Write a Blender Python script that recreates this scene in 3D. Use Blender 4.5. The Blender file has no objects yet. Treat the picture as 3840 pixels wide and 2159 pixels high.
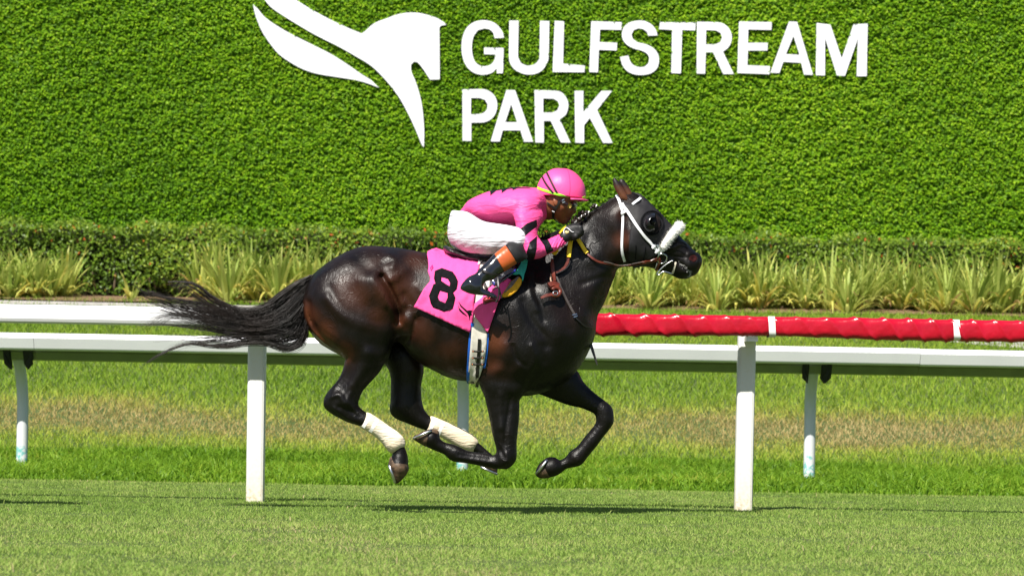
import bpy, math, random
import numpy as np
from mathutils import Vector, Matrix
from mathutils.bvhtree import BVHTree
from mathutils.geometry import delaunay_2d_cdt

S = bpy.context.scene
COL = S.collection
rng = np.random.default_rng(8)
R = math.radians

# ------------------------------------------------------------------ camera, sky, sun, exposure
FPX, CX, CY = 12000.0, 1920.0, 1506.0          # focal length and principal point in photo pixels (3840 wide)
ROLL = R(1.0)
CAMZ = 0.588
CA, SA = math.cos(ROLL), math.sin(ROLL)
YH = 16.75                                      # plane of the horse
cam = bpy.data.cameras.new('camera'); camo = bpy.data.objects.new('camera', cam); COL.objects.link(camo)
cam.sensor_width = 36.0; cam.lens = FPX / 3840 * 36.0
cam.shift_y = (CY - 1079.5) / 3840
cam.clip_start = 0.5; cam.clip_end = 2000
camo.matrix_world = Matrix(((CA, -SA, 0, 0), (0, 0, -1, 0), (SA, CA, 0, CAMZ), (0, 0, 0, 1)))
cam.dof.use_dof = True; cam.dof.focus_distance = YH - 0.25; cam.dof.aperture_fstop = 6.3
S.camera = camo

SUN = Vector((-0.34, -0.70, 1.0)).normalized()  # towards the sun
w = bpy.data.worlds.new('World'); S.world = w; w.use_nodes = True
wn = w.node_tree.nodes; wl = w.node_tree.links
sky = wn.new('ShaderNodeTexSky'); sky.sky_type = 'NISHITA'; sky.sun_disc = False
sky.sun_elevation = math.asin(SUN.z); sky.sun_rotation = math.atan2(SUN.x, SUN.y)
wl.new(sky.outputs[0], wn['Background'].inputs[0]); wn['Background'].inputs[1].default_value = 0.055
sl = bpy.data.lights.new('sun', 'SUN'); sl.energy = 5.0; sl.angle = R(0.53); sl.color = (1.0, 0.95, 0.87)
so = bpy.data.objects.new('sun', sl); COL.objects.link(so)
so.rotation_euler = (-SUN).to_track_quat('-Z', 'Y').to_euler(); so.location = (-4, 6, 12)
S.view_settings.view_transform = 'Standard'; S.view_settings.look = 'None'
S.view_settings.exposure = 0.80; S.view_settings.gamma = 1.0; S.view_settings.use_curve_mapping = False
S.render.engine = 'CYCLES'
S.cycles.max_bounces = 6; S.cycles.transparent_max_bounces = 4

# ------------------------------------------------------------------ measuring helpers
def at(px, py, Y):
    u = (px - CX) / FPX; v = -(py - CY) / FPX
    return Vector((Y * (u * CA - v * SA), Y, CAMZ + Y * (u * SA + v * CA)))
def crop(ox, oy, s):
    return lambda *pts: [(ox + x / s, oy + y / s) for x, y in pts]
c1 = crop(1500, 560, 2.069); c2 = crop(2000, 600, 2.227); c3 = crop(1100, 880, 2.414)
c4 = crop(1150, 1280, 2.414); c5 = crop(1650, 1300, 2.633); c6 = crop(480, 1000, 3.578)
e1 = crop(900, 0, 2.1467); e2 = crop(2000, 0, 1.84)
h1 = crop(2000, 620, 6.032); h2 = crop(2030, 800, 9.05); h3 = crop(1700, 920, 6.034)
h4 = crop(2260, 650, 3.4475); h5 = crop(1960, 900, 3.62); h6 = crop(1540, 940, 2.785)
PPM = FPX / YH                                  # photo pixels per metre at the horse

def catmull(p, n=5, closed=True):
    p = np.asarray(p, float); m = len(p); out = []
    rngk = range(m) if closed else range(m - 1)
    for i in rngk:
        if closed: a, b, c, d = p[i - 1], p[i], p[(i + 1) % m], p[(i + 2) % m]
        else: a, b, c, d = p[max(i - 1, 0)], p[i], p[i + 1], p[min(i + 2, m - 1)]
        for k in range(n):
            t = k / n
            out.append(0.5 * ((2 * b) + (c - a) * t + (2 * a - 5 * b + 4 * c - d) * t * t + (3 * b - a - 3 * c + d) * t ** 3))
    if not closed: out.append(p[-1])
    return np.array(out)
def seg_dist2(P, A, B):
    ab = B - A; L = (ab ** 2).sum() + 1e-12
    t = np.clip(((P - A) @ ab) / L, 0, 1)
    q = P - A - t[:, None] * ab
    return (q ** 2).sum(1)
def line_dist(P, pts):
    d = np.full(len(P), 1e9)
    for i in range(len(pts) - 1): d = np.minimum(d, seg_dist2(P, pts[i], pts[i + 1]))
    return np.sqrt(d)
def inside(P, poly):
    x, y = P[:, 0], P[:, 1]; c = np.zeros(len(P), bool); n = len(poly)
    for i in range(n):
        x1, y1 = poly[i]; x2, y2 = poly[i - 1]
        if y1 == y2: continue
        m = (y1 > y) != (y2 > y)
        c ^= m & (x < (x2 - x1) * (y - y1) / (y2 - y1) + x1)
    return c
def poly_sd(P, poly):
    d = line_dist(P, np.vstack([poly, poly[:1]]))
    return np.where(inside(P, poly), -d, d)
def smooth_noise(P, scale, seed=0):
    """cheap value noise for any point array (N,2 or N,3) -> about -1..1"""
    r = np.random.default_rng(seed); n = np.zeros(len(P))
    for k in range(6):
        d = r.normal(size=P.shape[1]); d /= np.linalg.norm(d)
        n += np.sin(P @ d * scale * r.uniform(.6, 1.7) + r.uniform(0, 6.28))
    return n / 3.0

# ------------------------------------------------------------------ object helpers
ORG = {}
def link(o, parent=None):
    COL.objects.link(o)
    if parent is not None: o.parent = parent
    return o
def tag(o, label=None, cat=None, group=None, kind=None):
    if label: o['label'] = label
    if cat: o['category'] = cat
    if group: o['group'] = group
    if kind: o['kind'] = kind
    return o
def empty(name, loc):
    o = bpy.data.objects.new(name, None); o.empty_display_size = 0.1
    o.location = loc; link(o); ORG[o.name] = Vector(loc); return o
def mesh_np(name, V, F, mat=None, parent=None, loc=None, smooth=True, attrs=None, kind=None):
    """V (N,3) world coordinates, F: array (M,k) or list of such arrays; one mesh object"""
    V = np.asarray(V, np.float64)
    o0 = ORG[parent.name] if parent is not None else Vector(loc if loc is not None else (0, 0, 0))
    V = V - np.array(o0)
    Fs = [np.asarray(f, np.int32) for f in (F if isinstance(F, list) and len(F) and isinstance(F[0], np.ndarray) else [F])]
    Fs = [f for f in Fs if len(f)]
    me = bpy.data.meshes.new(name)
    me.vertices.add(len(V)); me.vertices.foreach_set('co', V.astype(np.float32).ravel())
    lv = np.concatenate([f.ravel() for f in Fs]); cnt = np.concatenate([np.full(len(f), f.shape[1]) for f in Fs])
    me.loops.add(len(lv)); me.loops.foreach_set('vertex_index', lv.astype(np.int32))
    me.polygons.add(len(cnt)); st = np.concatenate([[0], np.cumsum(cnt)[:-1]])
    me.polygons.foreach_set('loop_start', st.astype(np.int32)); me.polygons.foreach_set('loop_total', cnt.astype(np.int32))
    me.polygons.foreach_set('use_smooth', np.full(len(cnt), smooth))
    for an, av in (attrs or {}).items():
        av = np.asarray(av, np.float32)
        a = me.attributes.new(an, 'FLOAT', 'POINT'); a.data.foreach_set('value', av)
    me.update(calc_edges=True)
    if mat: me.materials.append(mat)
    o = bpy.data.objects.new(name, me)
    if parent is None: o.location = o0
    link(o, parent); ORG[o.name] = Vector(o0)
    if kind: o['kind'] = kind
    return o
class MB:
    """collects verts / faces of simple shapes for one mesh"""
    def __init__(s): s.v = []; s.f = []
    def add(s, v, f):
        b = len(s.v); s.v += [tuple(p) for p in v]; s.f += [tuple(b + i for i in q) for q in f]; return s
    def box(s, lo, hi, rot=None):
        x0, y0, z0 = lo; x1, y1, z1 = hi
        v = [(x0,y0,z0),(x1,y0,z0),(x1,y1,z0),(x0,y1,z0),(x0,y0,z1),(x1,y0,z1),(x1,y1,z1),(x0,y1,z1)]
        return s.add(v, [(0,3,2,1),(4,5,6,7),(0,1,5,4),(1,2,6,5),(2,3,7,6),(3,0,4,7)])
    def tube(s, pts, rad, n=8, ky=1.0, caps=True):
        pts = [Vector(p) for p in pts]; m = len(pts)
        rad = rad if hasattr(rad, '__len__') else [rad] * m
        b = len(s.v); up = None
        for i, p in enumerate(pts):
            t = (pts[min(i + 1, m - 1)] - pts[max(i - 1, 0)]).normalized()
            if up is None:
                up = Vector((0, 1, 0)) if abs(t.y) < .9 else Vector((1, 0, 0))
            a = (up - t * up.dot(t)).normalized(); c = t.cross(a); up = a
            for k in range(n):
                g = 2 * math.pi * k / n
                s.v.append(tuple(p + (a * math.cos(g) * ky + c * math.sin(g)) * rad[i]))
        for i in range(m - 1):
            for k in range(n):
                k2 = (k + 1) % n
                s.f.append((b + i*n + k, b + i*n + k2, b + (i+1)*n + k2, b + (i+1)*n + k))
        if caps:
            s.f.append(tuple(b + k for k in reversed(range(n)))); s.f.append(tuple(b + (m-1)*n + k for k in range(n)))
        return s
    def ball(s, c, r, n=10, m=7):
        rx, ry, rz = r if hasattr(r, '__len__') else (r, r, r); c = Vector(c); b = len(s.v)
        for j in range(m + 1):
            th = math.pi * j / m
            for k in range(n):
                g = 2 * math.pi * k / n
                s.v.append((c.x + rx*math.sin(th)*math.cos(g), c.y + ry*math.sin(th)*math.sin(g), c.z + rz*math.cos(th)))
        for j in range(m):
            for k in range(n):
                k2 = (k + 1) % n; s.f.append((b+j*n+k, b+(j+1)*n+k, b+(j+1)*n+k2, b+j*n+k2))
        return s
    def prism(s, prof, x0, x1, nx=1):
        """profile of (y,z) extruded along x, closed with end caps"""
        n = len(prof); b = len(s.v)
        for i in range(nx + 1):
            x = x0 + (x1 - x0) * i / nx
            for y, z in prof: s.v.append((x, y, z))
        for i in range(nx):
            for k in range(n):
                k2 = (k + 1) % n; s.f.append((b+i*n+k, b+i*n+k2, b+(i+1)*n+k2, b+(i+1)*n+k))
        s.f.append(tuple(b + k for k in reversed(range(n)))); s.f.append(tuple(b + nx*n + k for k in range(n)))
        return s
    def build(s, name, mat, parent=None, loc=None, smooth=False, kind=None, bevel=0):
        o0 = ORG[parent.name] if parent is not None else Vector(loc if loc is not None else (0, 0, 0))
        me = bpy.data.meshes.new(name)
        me.from_pydata([tuple(Vector(p) - o0) for p in s.v], [], s.f); me.update()
        me.polygons.foreach_set('use_smooth', [smooth] * len(me.polygons))
        me.materials.append(mat)
        o = bpy.data.objects.new(name, me)
        if parent is None: o.location = o0
        link(o, parent); ORG[o.name] = Vector(o0)
        if kind: o['kind'] = kind
        if bevel:
            bm = o.modifiers.new('bevel', 'BEVEL'); bm.width = bevel; bm.segments = 2; bm.limit_method = 'ANGLE'
        return o

# ------------------------------------------------------------------ materials
def mat(name, col, rough=.6, spec=.5, noise=0, nscale=30, bump=0, bscale=200, metal=0, coat=0, col2=None, trans=0, sheen=0):
    m = bpy.data.materials.new(name); m.use_nodes = True; n = m.node_tree.nodes; l = m.node_tree.links
    b = n['Principled BSDF']; b.inputs['Roughness'].default_value = rough; b.inputs['Specular IOR Level'].default_value = spec
    b.inputs['Metallic'].default_value = metal; b.inputs['Coat Weight'].default_value = coat; b.inputs['Coat Roughness'].default_value = .1
    b.inputs['Base Color'].default_value = (*col, 1); b.inputs['Sheen Weight'].default_value = sheen
    tc = n.new('ShaderNodeTexCoord')
    if noise or col2:
        t = n.new('ShaderNodeTexNoise'); t.inputs['Scale'].default_value = nscale; t.inputs['Detail'].default_value = 5
        l.new(tc.outputs['Object'], t.inputs['Vector'])
        r = n.new('ShaderNodeValToRGB'); r.color_ramp.elements[0].position = .32; r.color_ramp.elements[1].position = .68
        k = noise
        r.color_ramp.elements[0].color = (*[max(0, c * (1 - k)) for c in col], 1)
        r.color_ramp.elements[1].color = (*(col2 if col2 else [min(1, c * (1 + k)) for c in col]), 1)
        l.new(t.outputs['Fac'], r.inputs['Fac']); l.new(r.outputs['Color'], b.inputs['Base Color'])
    if bump:
        t2 = n.new('ShaderNodeTexNoise'); t2.inputs['Scale'].default_value = bscale; t2.inputs['Detail'].default_value = 4
        l.new(tc.outputs['Object'], t2.inputs['Vector'])
        bp = n.new('ShaderNodeBump'); bp.inputs['Strength'].default_value = 1; bp.inputs['Distance'].default_value = bump
        l.new(t2.outputs['Fac'], bp.inputs['Height']); l.new(bp.outputs['Normal'], b.inputs['Normal'])
    return m
def leaf_mat(name, stops, rough=.5, trans=.35, spec=.3, patch=None, patch_scale=1.0, patch_col=None):
    """colour by the per-leaf attribute rnd; thin leaves let light through"""
    m = bpy.data.materials.new(name); m.use_nodes = True; n = m.node_tree.nodes; l = m.node_tree.links
    b = n['Principled BSDF']; b.inputs['Roughness'].default_value = rough; b.inputs['Specular IOR Level'].default_value = spec
    a = n.new('ShaderNodeAttribute'); a.attribute_name = 'rnd'
    r = n.new('ShaderNodeValToRGB'); e = r.color_ramp.elements
    while len(e) < len(stops): e.new(.5)
    for i, (p, c) in enumerate(stops): e[i].position = p; e[i].color = (*c, 1)
    l.new(a.outputs['Fac'], r.inputs['Fac']); out = r.outputs['Color']
    if patch_col:
        tc = n.new('ShaderNodeTexCoord'); t = n.new('ShaderNodeTexNoise'); t.inputs['Scale'].default_value = patch_scale; t.inputs['Detail'].default_value = 4
        l.new(tc.outputs['Object'], t.inputs['Vector'])
        rr = n.new('ShaderNodeValToRGB'); rr.color_ramp.elements[0].position = patch[0]; rr.color_ramp.elements[1].position = patch[1]
        l.new(t.outputs['Fac'], rr.inputs['Fac'])
        mx = n.new('ShaderNodeMixRGB'); mx.inputs['Color2'].default_value = (*patch_col, 1)
        l.new(rr.outputs['Color'], mx.inputs['Fac']); l.new(out, mx.inputs['Color1']); out = mx.outputs['Color']
    l.new(out, b.inputs['Base Color'])
    tr = n.new('ShaderNodeBsdfTranslucent'); l.new(out, tr.inputs['Color'])
    ms = n.new('ShaderNodeMixShader'); ms.inputs[0].default_value = trans
    l.new(b.outputs[0], ms.inputs[1]); l.new(tr.outputs[0], ms.inputs[2]); l.new(ms.outputs[0], n['Material Output'].inputs[0])
    return m
def attr_mat(name, attr, stops, rough=.5, spec=.5, bump=0, bscale=200, coat=0, wr=None, sheen=0, interp='LINEAR', nscale=0, namp=0):
    """Principled whose colour follows a stored attribute of the thing itself (pattern printed on cloth, coat colouring)"""
    m = bpy.data.materials.new(name); m.use_nodes = True; n = m.node_tree.nodes; l = m.node_tree.links
    b = n['Principled BSDF']; b.inputs['Roughness'].default_value = rough; b.inputs['Specular IOR Level'].default_value = spec
    b.inputs['Coat Weight'].default_value = coat; b.inputs['Coat Roughness'].default_value = .15; b.inputs['Sheen Weight'].default_value = sheen
    a = n.new('ShaderNodeAttribute'); a.attribute_name = attr; fac = a.outputs['Fac']
    tc = n.new('ShaderNodeTexCoord')
    if namp:
        t = n.new('ShaderNodeTexNoise'); t.inputs['Scale'].default_value = nscale; t.inputs['Detail'].default_value = 5
        l.new(tc.outputs['Object'], t.inputs['Vector'])
        mm = n.new('ShaderNodeMath'); mm.operation = 'MULTIPLY_ADD'; mm.inputs[1].default_value = namp; mm.inputs[2].default_value = -namp / 2
        l.new(t.outputs['Fac'], mm.inputs[0])
        ad = n.new('ShaderNodeMath'); ad.operation = 'ADD'; l.new(fac, ad.inputs[0]); l.new(mm.outputs[0], ad.inputs[1]); fac = ad.outputs[0]
    r = n.new('ShaderNodeValToRGB'); r.color_ramp.interpolation = interp; e = r.color_ramp.elements
    while len(e) < len(stops): e.new(.5)
    for i, (p, c) in enumerate(stops): e[i].position = p; e[i].color = (*c, 1)
    l.new(fac, r.inputs['Fac']); l.new(r.outputs['Color'], b.inputs['Base Color'])
    hgt = None
    if bump:
        t2 = n.new('ShaderNodeTexNoise'); t2.inputs['Scale'].default_value = bscale; t2.inputs['Detail'].default_value = 4
        l.new(tc.outputs['Object'], t2.inputs['Vector'])
        bp = n.new('ShaderNodeBump'); bp.inputs['Strength'].default_value = 1; bp.inputs['Distance'].default_value = bump
        l.new(t2.outputs['Fac'], bp.inputs['Height']); l.new(bp.outputs['Normal'], b.inputs['Normal'])
        if wr:   # second, larger relief: creases / veins, stretched
            mp = n.new('ShaderNodeMapping'); mp.inputs['Scale'].default_value = wr[0]; mp.inputs['Rotation'].default_value = wr[3] if len(wr) > 3 else (0, 0, 0)
            l.new(tc.outputs['Object'], mp.inputs['Vector'])
            t3 = n.new('ShaderNodeTexNoise'); t3.inputs['Scale'].default_value = wr[1]; t3.inputs['Detail'].default_value = 3; t3.inputs['Distortion'].default_value = .8
            l.new(mp.outputs[0], t3.inputs['Vector'])
            b2 = n.new('ShaderNodeBump'); b2.inputs['Strength'].default_value = 1; b2.inputs['Distance'].default_value = wr[2]
            l.new(t3.outputs['Fac'], b2.inputs['Height']); l.new(bp.outputs['Normal'], b2.inputs['Normal']); l.new(b2.outputs['Normal'], b.inputs['Normal'])
    return m

# ------------------------------------------------------------------ rounded bodies from traced outlines (union of balls), blended in a voxel grid
class Part:
    def __init__(s, poly, Y, k=1.0, y0=None, n=5, shrink=0.0, relief=(), res=0.005, kpts=None, cut=None):
        P = np.array([(v.x, v.z) for v in (at(a, b, Y) for a, b in poly)])
        if n > 1: P = catmull(P, n)
        s.poly = P; pad = .05
        s.x = np.arange(P[:, 0].min() - pad, P[:, 0].max() + pad, res); s.z = np.arange(P[:, 1].min() - pad, P[:, 1].max() + pad, res)
        X, Z = np.meshgrid(s.x, s.z, indexing='ij'); Q = np.stack([X.ravel(), Z.ravel()], 1)
        t = np.maximum(-(poly_sd(Q, P) + shrink), 0).reshape(X.shape)
        G = np.where(t > 0, t * t, -1e3); W = int(t.max() / res) + int(pad / res) + 2
        for ax in (0, 1):
            O = G.copy(); L = G.shape[ax]
            for d in range(1, min(W, L - 1)):
                c = (d * res) ** 2
                if ax == 0:
                    O[d:] = np.maximum(O[d:], G[:-d] - c); O[:-d] = np.maximum(O[:-d], G[d:] - c)
                else:
                    O[:, d:] = np.maximum(O[:, d:], G[:, :-d] - c); O[:, :-d] = np.maximum(O[:, :-d], G[:, d:] - c)
            G = O
        H = np.maximum(G, -.03)
        for _ in range(2):
            H[1:-1, 1:-1] = (H[1:-1, 1:-1] * 4 + H[:-2, 1:-1] + H[2:, 1:-1] + H[1:-1, :-2] + H[1:-1, 2:]) / 8
        if kpts:
            K = np.zeros(len(Q)); Wt = np.zeros(len(Q))
            for (a, b), kv in kpts:
                p = at(a, b, Y); wgt = 1 / (((Q - (p.x, p.z)) ** 2).sum(1) + 1e-4) ** 1.5
                K += wgt * kv; Wt += wgt
            k = (K / Wt).reshape(X.shape)
        else: k = np.full(X.shape, float(k))
        if relief:
            rel = np.zeros(len(Q))
            for pts, wd, amp in relief:
                pp = np.array([(v.x, v.z) for v in (at(a, b, Y) for a, b in pts)])
                if len(pp) > 2: pp = catmull(pp, 5, False)
                d = line_dist(Q, pp) if len(pp) > 1 else np.sqrt(((Q - pp[0]) ** 2).sum(1))
                rel += amp * np.exp(-(d / (wd / PPM)) ** 2)
            h = np.sqrt(np.maximum(H, 0)); rel = rel.reshape(X.shape)
            h = np.maximum(h + rel / k * np.clip(h / .05, 0, 1), h * .2)
            H = np.where(H > 0, h * h, H)
        s.H, s.k, s.res, s.cut = H, k, res, cut
        yy = YH if y0 is None else y0
        s.y0 = yy(X, Z) if callable(yy) else np.full(X.shape, float(yy))
    def bounds(s):
        m = s.H > 0; h = np.sqrt(np.where(m, s.H, 0)) * s.k
        ix = np.where(m.any(1))[0]; iz = np.where(m.any(0))[0]
        return (s.x[ix[0]], (s.y0 - h)[m].min(), s.z[iz[0]]), (s.x[ix[-1]], (s.y0 + h)[m].max(), s.z[iz[-1]])
    def sample(s, A, x, z):
        fx = np.clip((x - s.x[0]) / s.res, 0, len(s.x) - 1.001); fz = np.clip((z - s.z[0]) / s.res, 0, len(s.z) - 1.001)
        i = fx.astype(int); j = fz.astype(int); a = (fx - i)[:, None]; b = (fz - j)[None]
        return (A[np.ix_(i, j)] * (1-a) * (1-b) + A[np.ix_(i+1, j)] * a * (1-b) + A[np.ix_(i, j+1)] * (1-a) * b + A[np.ix_(i+1, j+1)] * a * b)
    def dist(s, x, y, z):
        H = s.sample(s.H, x, z); k = s.sample(s.k, x, z); y0 = s.sample(s.y0, x, z)
        gx, gz = np.gradient(H, x, z) if len(x) > 1 and len(z) > 1 else (0 * H, 0 * H)
        yy = (y[None, :, None] - y0[:, None, :]) / k[:, None, :]
        F = yy ** 2 - H[:, None, :]
        g = np.sqrt((2 * yy / k[:, None, :]) ** 2 + (gx ** 2 + gz ** 2)[:, None, :] + 4e-4)
        d = np.clip(F / g, -.12, .3)
        if s.cut is not None: d = np.maximum(d, s.cut(x, y, z))
        return d.astype(np.float32)

def cuff_part(base, poly, Y, grow):
    """a close-fitting band round a part: the part grown a little and cut to a traced outline"""
    q = object.__new__(Part); q.__dict__.update(base.__dict__); h = np.sqrt(np.maximum(base.H, 0))
    q.H = np.where(base.H > 0, (h + grow) ** 2, base.H + grow * .02)
    P = np.array([(v.x, v.z) for v in (at(a, b, Y) for a, b in poly)])
    def cut(x, y, z):
        X, Z = np.meshgrid(x, z, indexing='ij'); d = poly_sd(np.stack([X.ravel(), Z.ravel()], 1), P).reshape(X.shape)
        return d[:, None, :] + 0 * y[None, :, None]
    q.cut = cut; return q
def nets(D, org, h):
    s = D < 0; c = np.zeros(tuple(n - 1 for n in D.shape), np.uint8)
    offs = [(i, j, k) for i in (0, 1) for j in (0, 1) for k in (0, 1)]
    nx, ny, nz = D.shape
    for i, j, k in offs: c += s[i:nx-1+i, j:ny-1+j, k:nz-1+k]
    I = np.argwhere((c > 0) & (c < 8)); M = len(I)
    cv = np.stack([D[I[:, 0]+i, I[:, 1]+j, I[:, 2]+k] for i, j, k in offs], 1); co = np.array(offs, float)
    acc = np.zeros((M, 3)); cnt = np.zeros(M)
    for a in range(8):
        for b in range(a + 1, 8):
            if np.abs(co[a] - co[b]).sum() != 1: continue
            va, vb = cv[:, a], cv[:, b]; m = (va < 0) != (vb < 0)
            t = np.where(m, va / np.where(m, va - vb, 1), 0)
            acc += m[:, None] * (co[a] + t[:, None] * (co[b] - co[a])); cnt += m
    V = (I + acc / cnt[:, None]) * h + np.array(org)
    ID = np.full(c.shape, -1, np.int32); ID[I[:, 0], I[:, 1], I[:, 2]] = np.arange(M)
    Fs = []
    for ax in range(3):
        sl0 = [slice(None)] * 3; sl1 = [slice(None)] * 3; sl0[ax] = slice(0, -1); sl1[ax] = slice(1, None)
        A = s[tuple(sl0)]; B = s[tuple(sl1)]; E = np.argwhere(A != B)
        o1, o2 = [(1, 2), (2, 0), (0, 1)][ax]
        ok = (E[:, o1] > 0) & (E[:, o2] > 0) & (E[:, o1] < c.shape[o1]) & (E[:, o2] < c.shape[o2]); E = E[ok]
        def cell(d1, d2):
            q = E.copy(); q[:, o1] += d1; q[:, o2] += d2; return ID[q[:, 0], q[:, 1], q[:, 2]]
        q = np.stack([cell(-1, -1), cell(0, -1), cell(0, 0), cell(-1, 0)], 1)
        ins = A[E[:, 0], E[:, 1], E[:, 2]]
        q[~ins] = q[~ins][:, ::-1]
        Fs.append(q)
    F = np.concatenate(Fs); F = F[(F >= 0).all(1)]
    return V, F
def relax(V, F, it=3, lam=.5, mu=-.52):
    e = np.concatenate([F[:, [i, (i + 1) % F.shape[1]]] for i in range(F.shape[1])])
    n = len(V); deg = np.bincount(e[:, 0], minlength=n) + np.bincount(e[:, 1], minlength=n)
    for k in range(it * 2):
        S_ = np.stack([np.bincount(e[:, 0], V[e[:, 1], c], n) + np.bincount(e[:, 1], V[e[:, 0], c], n) for c in range(3)], 1)
        V = V + (S_ / deg[:, None] - V) * (lam if k % 2 == 0 else mu)
    return V
def blend(parts, vox=.006, kk=.03, it=3, extra=None):
    """smooth union of parts -> (V, F); extra: list of (distance function, bounds)"""
    bs = [p.bounds() for p in parts]
    lo = np.min([b[0] for b in bs], 0) - 3 * vox; hi = np.max([b[1] for b in bs], 0) + 3 * vox
    for f, l_, h_ in (extra or []): lo = np.minimum(lo, np.array(l_) - 3*vox); hi = np.maximum(hi, np.array(h_) + 3*vox)
    ax = [np.arange(lo[i], hi[i] + vox, vox) for i in range(3)]
    D = np.full(tuple(len(a) for a in ax), .3, np.float32)
    kks = kk if hasattr(kk, '__len__') else [kk] * len(parts)
    for p, b, kq in zip(parts, bs, kks):
        sl = []
        for i in range(3):
            i0 = max(0, int((b[0][i] - .045 - lo[i]) / vox)); i1 = min(len(ax[i]), int((b[1][i] + .045 - lo[i]) / vox) + 2); sl.append(slice(i0, i1))
        d = p.dist(ax[0][sl[0]], ax[1][sl[1]], ax[2][sl[2]]); o = D[tuple(sl)]
        D[tuple(sl)] = np.minimum(o, d) - np.maximum(kq - np.abs(o - d), 0) ** 2 / (4 * kq + 1e-9)
    for f, l_, h_ in (extra or []):
        X, Y_, Z = np.meshgrid(*ax, indexing='ij', sparse=True)
        d = f(X, Y_, Z).astype(np.float32); kq = .008
        D = np.minimum(D, d) - np.maximum(kq - np.abs(D - d), 0) ** 2 / (4 * kq)
    V, F = nets(D, lo, vox)
    return relax(V, F, it), F
def capsule(a, b, ra, rb):
    a = np.array(a); b = np.array(b); ab = b - a; L = ab @ ab
    def f(X, Y_, Z):
        px, py, pz = X - a[0], Y_ - a[1], Z - a[2]
        t = np.clip((px * ab[0] + py * ab[1] + pz * ab[2]) / L, 0, 1)
        return np.sqrt((px - t*ab[0])**2 + (py - t*ab[1])**2 + (pz - t*ab[2])**2) - (ra + (rb - ra) * t)
    r = max(ra, rb)
    return f, np.minimum(a, b) - r, np.maximum(a, b) + r
def solid(name, parts, material, parent=None, loc=None, vox=.006, kk=.02, it=3, attrs=None, extra=None, noise=0, nsc=40, deform=None):
    V, F = blend(parts if isinstance(parts, list) else [parts], vox, kk, it, extra)
    if noise: V = V + smooth_noise(V, nsc, 3)[:, None] * noise * np.array([.3, 1, .3])
    if deform: V = deform(V)
    A = {k: f(V) for k, f in (attrs or {}).items()}
    o = mesh_np(name, V, F, material, parent, loc, True, A)
    o_bvh[o.name] = (V, F); return o
o_bvh = {}
def bvh_of(*objs):
    Vs, Fs, b = [], [], 0
    for o in objs:
        V, F = o_bvh[o.name]; Vs.append(V); Fs += [tuple(int(i) + b for i in f) for f in F]; b += len(V)
    return BVHTree.FromPolygons([tuple(v) for v in np.concatenate(Vs)], Fs)
CAM = Vector((0, 0, CAMZ))
def hit(bv, px, py, off=0.0, Y=YH):
    d = (at(px, py, 10) - CAM).normalized()
    p, n, i, dd = bv.ray_cast(CAM, d)
    if p is None:
        q = at(px, py, Y); return q, Vector((0, -1, 0)), False
    if n.dot(d) > 0: n = -n
    if off:
        n2 = (n + Vector((0, -.5, 0))).normalized(); return p + n2 * off, n, True
    return p, n, True

def ribbon(name, pts, wpx, bv, off, m, parent=None, loc=None, thick=.004, n=6, Y=YH, smooth_path=True, mirror=False, yprof=None, flat=.0):
    """strap lying on a surface: traced centre line, width in photo pixels"""
    P = catmull(pts, n, False) if smooth_path and len(pts) > 2 else np.array(pts, float)
    if len(P) == 2: P = np.array([P[0] + (P[1] - P[0]) * t for t in np.linspace(0, 1, 8)])
    C, N = [], []
    for i, (a, b) in enumerate(P):
        if yprof is not None:
            c = at(a, b, np.interp(i / (len(P) - 1), *yprof)); nn = Vector((0, -1, 0))
        else: c, nn, ok = hit(bv, a, b, off, Y)
        C.append(np.array(c)); N.append(np.array(nn))
    C = np.array(C); N = np.array(N)
    for _ in range(3):
        C[1:-1] = (C[:-2] + 2 * C[1:-1] + C[2:]) / 4; N[1:-1] = (N[:-2] + 2 * N[1:-1] + N[2:]) / 4
    ww = np.interp(np.linspace(0, 1, len(P)), np.linspace(0, 1, len(wpx)), wpx) if hasattr(wpx, '__len__') else np.full(len(P), wpx)
    V = []; 
    for i in range(len(P)):
        t = C[min(i + 1, len(P) - 1)] - C[max(i - 1, 0)]; t /= np.linalg.norm(t) + 1e-9
        nn = N[i] - t * (N[i] @ t) + np.array([0, -flat, 0]); nn /= np.linalg.norm(nn) + 1e-9
        s = np.cross(nn, t); s /= np.linalg.norm(s) + 1e-9; hw = ww[i] / 2 / FPX * C[i][1]
        V += [C[i] - s * hw, C[i] - s * hw * .8 + nn * thick, C[i] + s * hw * .8 + nn * thick, C[i] + s * hw, C[i] - nn * thick * .3]
    V = np.array(V); k = 5; F = []
    for i in range(len(P) - 1):
        for j in range(k): F.append((i*k + j, (i+1)*k + j, (i+1)*k + (j+1) % k, i*k + (j+1) % k))
    Q = [np.array(F), np.array([tuple(range(k))]), np.array([tuple(len(V) - k + j for j in reversed(range(k)))])]
    o = mesh_np(name, V, Q, m, parent, loc, False)
    if mirror:
        V2 = V.copy(); V2[:, 1] = 2 * YH - V2[:, 1]; mesh_np(name, V2, [f[:, ::-1] for f in Q], m, parent, loc, False)
    return o

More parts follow.
